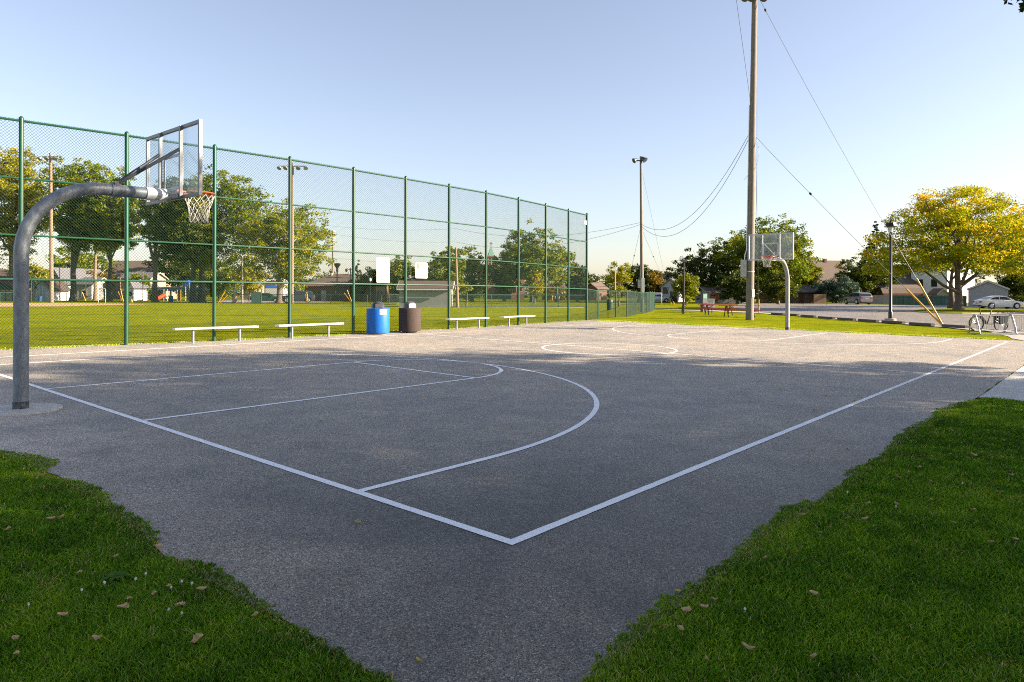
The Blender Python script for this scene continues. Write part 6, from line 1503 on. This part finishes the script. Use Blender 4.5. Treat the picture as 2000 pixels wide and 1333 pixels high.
# ------------------------------------------------------------------ grass blades of the near lawn
def vnoise(x, y, seed, s):
    """cheap smooth value noise"""
    r = np.random.default_rng(seed); G = r.random((64, 64)); u = (x / s) % 63; v = (y / s) % 63
    i = np.floor(u).astype(int); j = np.floor(v).astype(int); a = u - i; b = v - j; a = a * a * (3 - 2 * a); b = b * b * (3 - 2 * b)
    return (G[i, j] * (1 - a) + G[i + 1, j] * a) * (1 - b) + (G[i, j + 1] * (1 - a) + G[i + 1, j + 1] * a) * b
def blades(name, X, Y, h0, seed, wscale=1.0, label='', tmul=0, edge=None):
    r = np.random.default_rng(seed); n = len(X)
    dist = np.hypot(X - CX, Y - CY)
    nz = vnoise(X + 40, Y + 40, seed, .55); nz2 = vnoise(X + 40, Y + 40, seed + 1, .16)
    h = h0 * (.55 + .75 * nz) * r.uniform(.6, 1.3, n) * (1 if edge is None else np.clip(.45 + edge / .22, .45, 1)); w = (.0017 + .00042 * dist) * r.uniform(.7, 1.3, n) * wscale
    az = r.uniform(0, 2 * PI, n); lean = r.uniform(.15, 1.05, n) * h; bz = r.uniform(0, 2 * PI, n)
    Z = SLOPE * np.clip(Y, -8, 17.5) * np.where(X < 28, 1, np.clip(1 - .5 * (X - 28) / 20, .5, 1))
    dx, dy = np.cos(az), np.sin(az); tx, ty = np.cos(bz) * w, np.sin(bz) * w
    B = np.stack([X, Y, Z - .004], 1)
    def pt(f, g, k): return np.stack([X + dx * lean * g + tx * k, Y + dy * lean * g + ty * k, Z + h * f], 1)
    V = np.stack([pt(-.05, 0, -1), pt(-.05, 0, 1), pt(.6, .32, .8), pt(.6, .32, -.8), pt(.92, 1.0, 0.06), pt(.92, 1.0, -.06)], 1).reshape(-1, 3)
    k = np.arange(n)[:, None] * 6
    Q = np.concatenate([k + np.array([[0, 1, 2, 3]]), k + np.array([[3, 2, 4, 5]])], 1).reshape(-1, 4)
    t = np.clip(.05 + .40 * nz2 + .40 * vnoise(X + 40, Y + 40, seed + 5, .9) + r.normal(0, .17, n), 0, .93); t = np.clip(t + tmul, 0, .93); dry = r.random(n) < .022 + (0 if edge is None else .22 * np.exp(-np.abs(edge) / .07)) + .10 * np.clip(vnoise(X + 40, Y + 40, seed + 7, .35) - .72, 0, 1) / .28; t[dry] = 1.0
    o = npmesh(name, V, Q, 'grass', None, np.repeat(t, 2)); o['kind'] = 'stuff'; o['label'] = label
    return o
edgeL = [(-1.56, -2.0), (-1.56, -.7), (-1.58, .3), (-1.60, 1.4), (-1.49, 2.7), (-1.44, 3.2), (-1.52, 4.0), (-1.42, 4.5), (-1.56, 5.2), (-1.75, 5.5), (-2.6, 5.75), (-8, 6.5)]
edgeR = [(-1.6, -1.3), (-1.0, -1.28), (.1, -1.24), (1.4, -1.16), (2.2, -1.19), (4.4, -1.15), (7.6, -1.09), (9.0, -1.15), (9.75, -1.33)]
def lawn_near():
    r = np.random.default_rng(21); XS = []; YS = []
    n = 1500000
    # sample uniformly in depth-weighted polar fashion around the camera so that near blades are denser
    dep = 2.2 + (12.5 - 2.2) * r.random(n); lat = (r.random(n) - .5) * 2 * .80 * dep
    X = CX + dep * FW[0] + lat * RT[0]; Y = CY + dep * FW[1] + lat * RT[1]
    jl = (vnoise(X + 40, Y + 40, 3, .05) - .5) * .075 + (vnoise(X + 40, Y + 40, 4, .5) - .5) * .17
    ey = np.array([p[1] for p in edgeL[:10]]); ex = np.array([p[0] for p in edgeL[:10]])
    left = (X < np.interp(Y, ey, ex) + jl + .07) & (Y > -1.9) & (Y < 5.45 + .4 * (-1.6 - X)) 
    rx = np.array([p[0] for p in edgeR]); ry = np.array([p[1] for p in edgeR])
    right = (Y < np.interp(X, rx, ry) - jl + .06) & (X < 9.80 + jl * .4) & (X > -1.75 + jl)
    edge = np.where(left, np.interp(Y, ey, ex) - X, np.interp(X, rx, ry) - Y)
    keep = left | right
    X, Y, dep, edge = X[keep], Y[keep], dep[keep], edge[keep]
    p = np.clip(1.15 - .062 * dep, .28, 1); q = r.random(len(X)) < p
    X, Y, edge = X[q], Y[q], edge[q]
    m = 430000
    if len(X) > m: s = r.permutation(len(X))[:m]; X, Y, edge = X[s], Y[s], edge[s]
    blades('grass', X, Y, .043, 31, edge=edge, label='short shaded grass along the near edges of the court')
    print('blades', len(X))
lawn_near()
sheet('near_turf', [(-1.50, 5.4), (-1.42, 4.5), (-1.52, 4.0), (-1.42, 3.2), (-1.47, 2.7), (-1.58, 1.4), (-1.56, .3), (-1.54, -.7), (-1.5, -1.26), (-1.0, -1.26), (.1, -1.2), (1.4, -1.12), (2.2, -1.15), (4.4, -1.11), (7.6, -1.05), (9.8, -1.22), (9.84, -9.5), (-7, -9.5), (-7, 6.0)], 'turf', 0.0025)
def lawn_fringes():
    r = np.random.default_rng(22); XS = []; YS = []
    # under the tall fence
    n = 26000; X = r.uniform(-2.5, 27, n); fy = np.interp(X, [p[0] for p in FP], [p[1] for p in FP]); Y = fy + .05 + np.abs(r.normal(0, .16, n)); XS.append(X); YS.append(Y)
    # strip between court and lot
    n = 26000; Y = r.uniform(-.2, 18, n); xe = np.interp(Y, [-.3, 1.1, 4.5, 9.2, 12.7, 18.2], [27.05, 26.9, 26.85, 27.1, 26.9, 26.95]); X = xe - .04 + np.abs(r.normal(0, .35, n)); k = ~((Y < .5) & (X > 27.0)); XS.append(X[k]); YS.append(Y[k])
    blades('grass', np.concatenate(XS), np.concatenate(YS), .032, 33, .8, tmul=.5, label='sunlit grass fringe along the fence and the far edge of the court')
lawn_fringes()

# ------------------------------------------------------------------ fallen leaves
def make_fallen(m, kind):
    r = random.Random(kind * 7 + 1); mb = MB()
    n = 7; L = .055; W = .016 if kind != 2 else .024; V = []
    for i in range(n):
        f = i / (n - 1); x = (f - .5) * L; w = W * math.sin(PI * min(.97, max(.03, f))) ** .7; z = .004 + .020 * (math.sin(f * PI) if kind == 0 else (f - .5) ** 2 * 2.2 + .15); b = .010 * math.sin(f * 5)
        V += [(x, -w + b, z + .010), (x, b, z), (x, w + b, z + .012)]
    Fs = []
    for i in range(n - 1):
        for k in (0, 1): Fs.append((3 * i + k, 3 * i + 3 + k, 3 * i + 4 + k, 3 * i + 1 + k))
    mb.add(V, Fs); return mb.build('fallen_leaf', m, None, True)
protos = {}
def leaf_at(px, py, m, label, group, lift=.004, s=1.0):
    x, y, z = at(px, py); kind = rnd.randrange(3)
    if m not in protos: o = make_fallen(m, kind); protos[m] = o
    else: o = dup(protos[m])
    o.location = (x, y, gz(x, y) + lift); o.rotation_euler = (rnd.uniform(-.3, .3), rnd.uniform(-.2, .2), rnd.uniform(0, 2 * PI)); sc = s * rnd.uniform(.45, .95); o.scale = (sc, sc * rnd.uniform(.6, 1.3), sc)
    tag(o, label, 'leaf', group)
for px, py in ((699, 1024), (1597, 866), (1583, 905), (1615, 775), (1682, 778), (1765, 772), (1525, 762), (1669, 785), (1593, 803), (1915, 762), (1655, 878), (1709, 874), (626, 823), (1345, 842), (818, 1295), (1322, 1160)):
    leaf_at(px, py, 'leaf_yel', 'small yellow leaf lying on the shaded asphalt', 'yellow leaves on the asphalt', s=.9 if py > 820 else 1.25)
for px, py in ((1074, 1060), (1733, 888), (1712, 825), (1622, 776), (1587, 882)):
    leaf_at(px, py, 'leaf_org', 'small orange leaf lying on the shaded asphalt', 'orange leaves on the asphalt', s=.7)
for px, py in ((30, 1272), (32, 1300), (120, 1225), (155, 1137), (190, 1270), (240, 1207), (300, 1180), (350, 1205), (384, 1275), (395, 1172), (498, 1222), (312, 1087), (225, 1105), (100, 1030), (15, 1050), (120, 1026), (330, 1165), (250, 1190),
               (1590, 1180), (1340, 1215), (1395, 1190), (1460, 1290), (1380, 1310), (1590, 1308), (1330, 1250), (1375, 1208), (1495, 1108), (1565, 1022), (1600, 1056), (1690, 1030), (1750, 1000), (1818, 952), (1820, 990), (1860, 1035), (1900, 1010), (1935, 1075), (1985, 1070), (1695, 998), (1900, 900), (1825, 885), (1795, 925), (1960, 870), (1975, 940), (1860, 850), (1920, 820), (1755, 945)):
    leaf_at(px, py, 'leaf_tan', 'curled tan leaf lying in the shaded grass', 'tan leaves in the near grass', lift=.046, s=1.05)
def weeds():
    x, y, z = at(228, 1140); mb = MB(); r = random.Random(4)
    for k in range(13):
        a = 2 * PI * k / 13 + r.uniform(-.2, .2); L = r.uniform(.07, .12); w = .022; ca, sa = math.cos(a), math.sin(a); V = []
        for i in range(5):
            f = i / 4; q = L * f; ww = w * math.sin(PI * (.15 + .82 * f)); zz_ = .03 + .05 * math.sin(f * 2.4)
            V += [(q * ca - ww * sa, q * sa + ww * ca, zz_), (q * ca + ww * sa, q * sa - ww * ca, zz_)]
        mb.add(V, [(2 * i, 2 * i + 1, 2 * i + 3, 2 * i + 2) for i in range(4)])
    o = mb.build('weed', 'weed', None, True); o.location = (x, y, z - .012); o.scale = (.8, .8, .8); tag(o, 'broad leaved weed rosette in the near left grass', 'plant')
weeds()
def clovers():
    r = random.Random(12); first = None
    for px, py in ((285, 1137), (265, 1148), (205, 1156), (203, 1155), (334, 1165), (355, 1153), (375, 1157), (160, 1170), (56, 1199), (330, 1210), (355, 1217), (1455, 1208), (1750, 1001), (1655, 973), (1880, 955)):
        x, y, z = at(px, py)
        if first is None:
            mb = MB()
            for k in range(26):
                a = r.uniform(0, 6.28); u = r.uniform(-.3, 1); q = math.sqrt(max(0, 1 - u * u)); d = Vector((q * math.cos(a), q * math.sin(a), u))
                p = d * .009; mb.tube([p * .3, p], [.0012, .0026], 4)
            mb.tube([(0, 0, -.045), (0, 0, 0)], .0012, 4); first = mb.build('clover_flower', 'clover'); o = first
        else: o = dup(first)
        o.location = (x, y, z + .047); q = r.uniform(.5, .85); o.scale = (q, q, 1)
        tag(o, 'small white clover flower in the near grass', 'flower', 'clover flowers in the near grass')
clovers()

# ------------------------------------------------------------------ light, sky, camera
w = bpy.data.worlds.new('World'); SC.world = w; w.use_nodes = True
wn = w.node_tree; sky = wn.nodes.new('ShaderNodeTexSky'); sky.sky_type = 'NISHITA'; sky.sun_disc = False
sky.sun_elevation = SEL; sky.sun_rotation = PI / 2 - SAZ
sky.air_density = 1.12; sky.dust_density = 1.0; sky.ozone_density = 3.0; sky.altitude = 180
bgn = wn.nodes['Background']; bgn.inputs['Strength'].default_value = 0.058
hs = wn.nodes.new('ShaderNodeHueSaturation'); hs.inputs['Saturation'].default_value = 0.78
wb = wn.nodes.new('ShaderNodeMix'); wb.data_type = 'RGBA'; wb.blend_type = 'MULTIPLY'; wb.inputs[0].default_value = 1.0; wb.inputs[7].default_value = (1.10, 1.0, 0.99, 1)
wn.links.new(sky.outputs['Color'], hs.inputs['Color']); wn.links.new(hs.outputs['Color'], wb.inputs[6]); wn.links.new(wb.outputs[2], bgn.inputs['Color'])
sl = bpy.data.lights.new('sun', 'SUN'); sl.energy = 5.0; sl.angle = math.radians(0.55); sl.color = (1.0, 0.83, 0.63)
so = bpy.data.objects.new('sun', sl); COL.objects.link(so)
so.rotation_euler = Vector((math.cos(SAZ) * math.cos(SEL), math.sin(SAZ) * math.cos(SEL), math.sin(SEL))).to_track_quat('Z', 'Y').to_euler()
so.location = (10, -20, 30)

cd = bpy.data.cameras.new('camera'); co = bpy.data.objects.new('camera', cd); COL.objects.link(co)
cd.sensor_width = 36; cd.lens = F / 2000 * 36; cd.shift_y = -(666.5 - HY) / 2000; cd.clip_start = 0.05; cd.clip_end = 3000
co.matrix_world = Matrix.Translation((CX, CY, CH)) @ Matrix.Rotation(YAW - PI / 2, 4, 'Z') @ Matrix.Rotation(PI / 2, 4, 'X') @ Matrix.Rotation(ROLL, 4, 'Z')
SC.camera = co
vs = SC.view_settings; vs.view_transform = 'Standard'; vs.look = 'None'; vs.exposure = 2.05; vs.gamma = 1.0; vs.use_curve_mapping = False
SC.cycles.max_bounces = 6; SC.cycles.transparent_max_bounces = 12; SC.cycles.diffuse_bounces = 3
SC.cycles.filter_width = 1.05
SC.cycles.use_denoising = False
SC.cycles.sample_clamp_indirect = 4.0
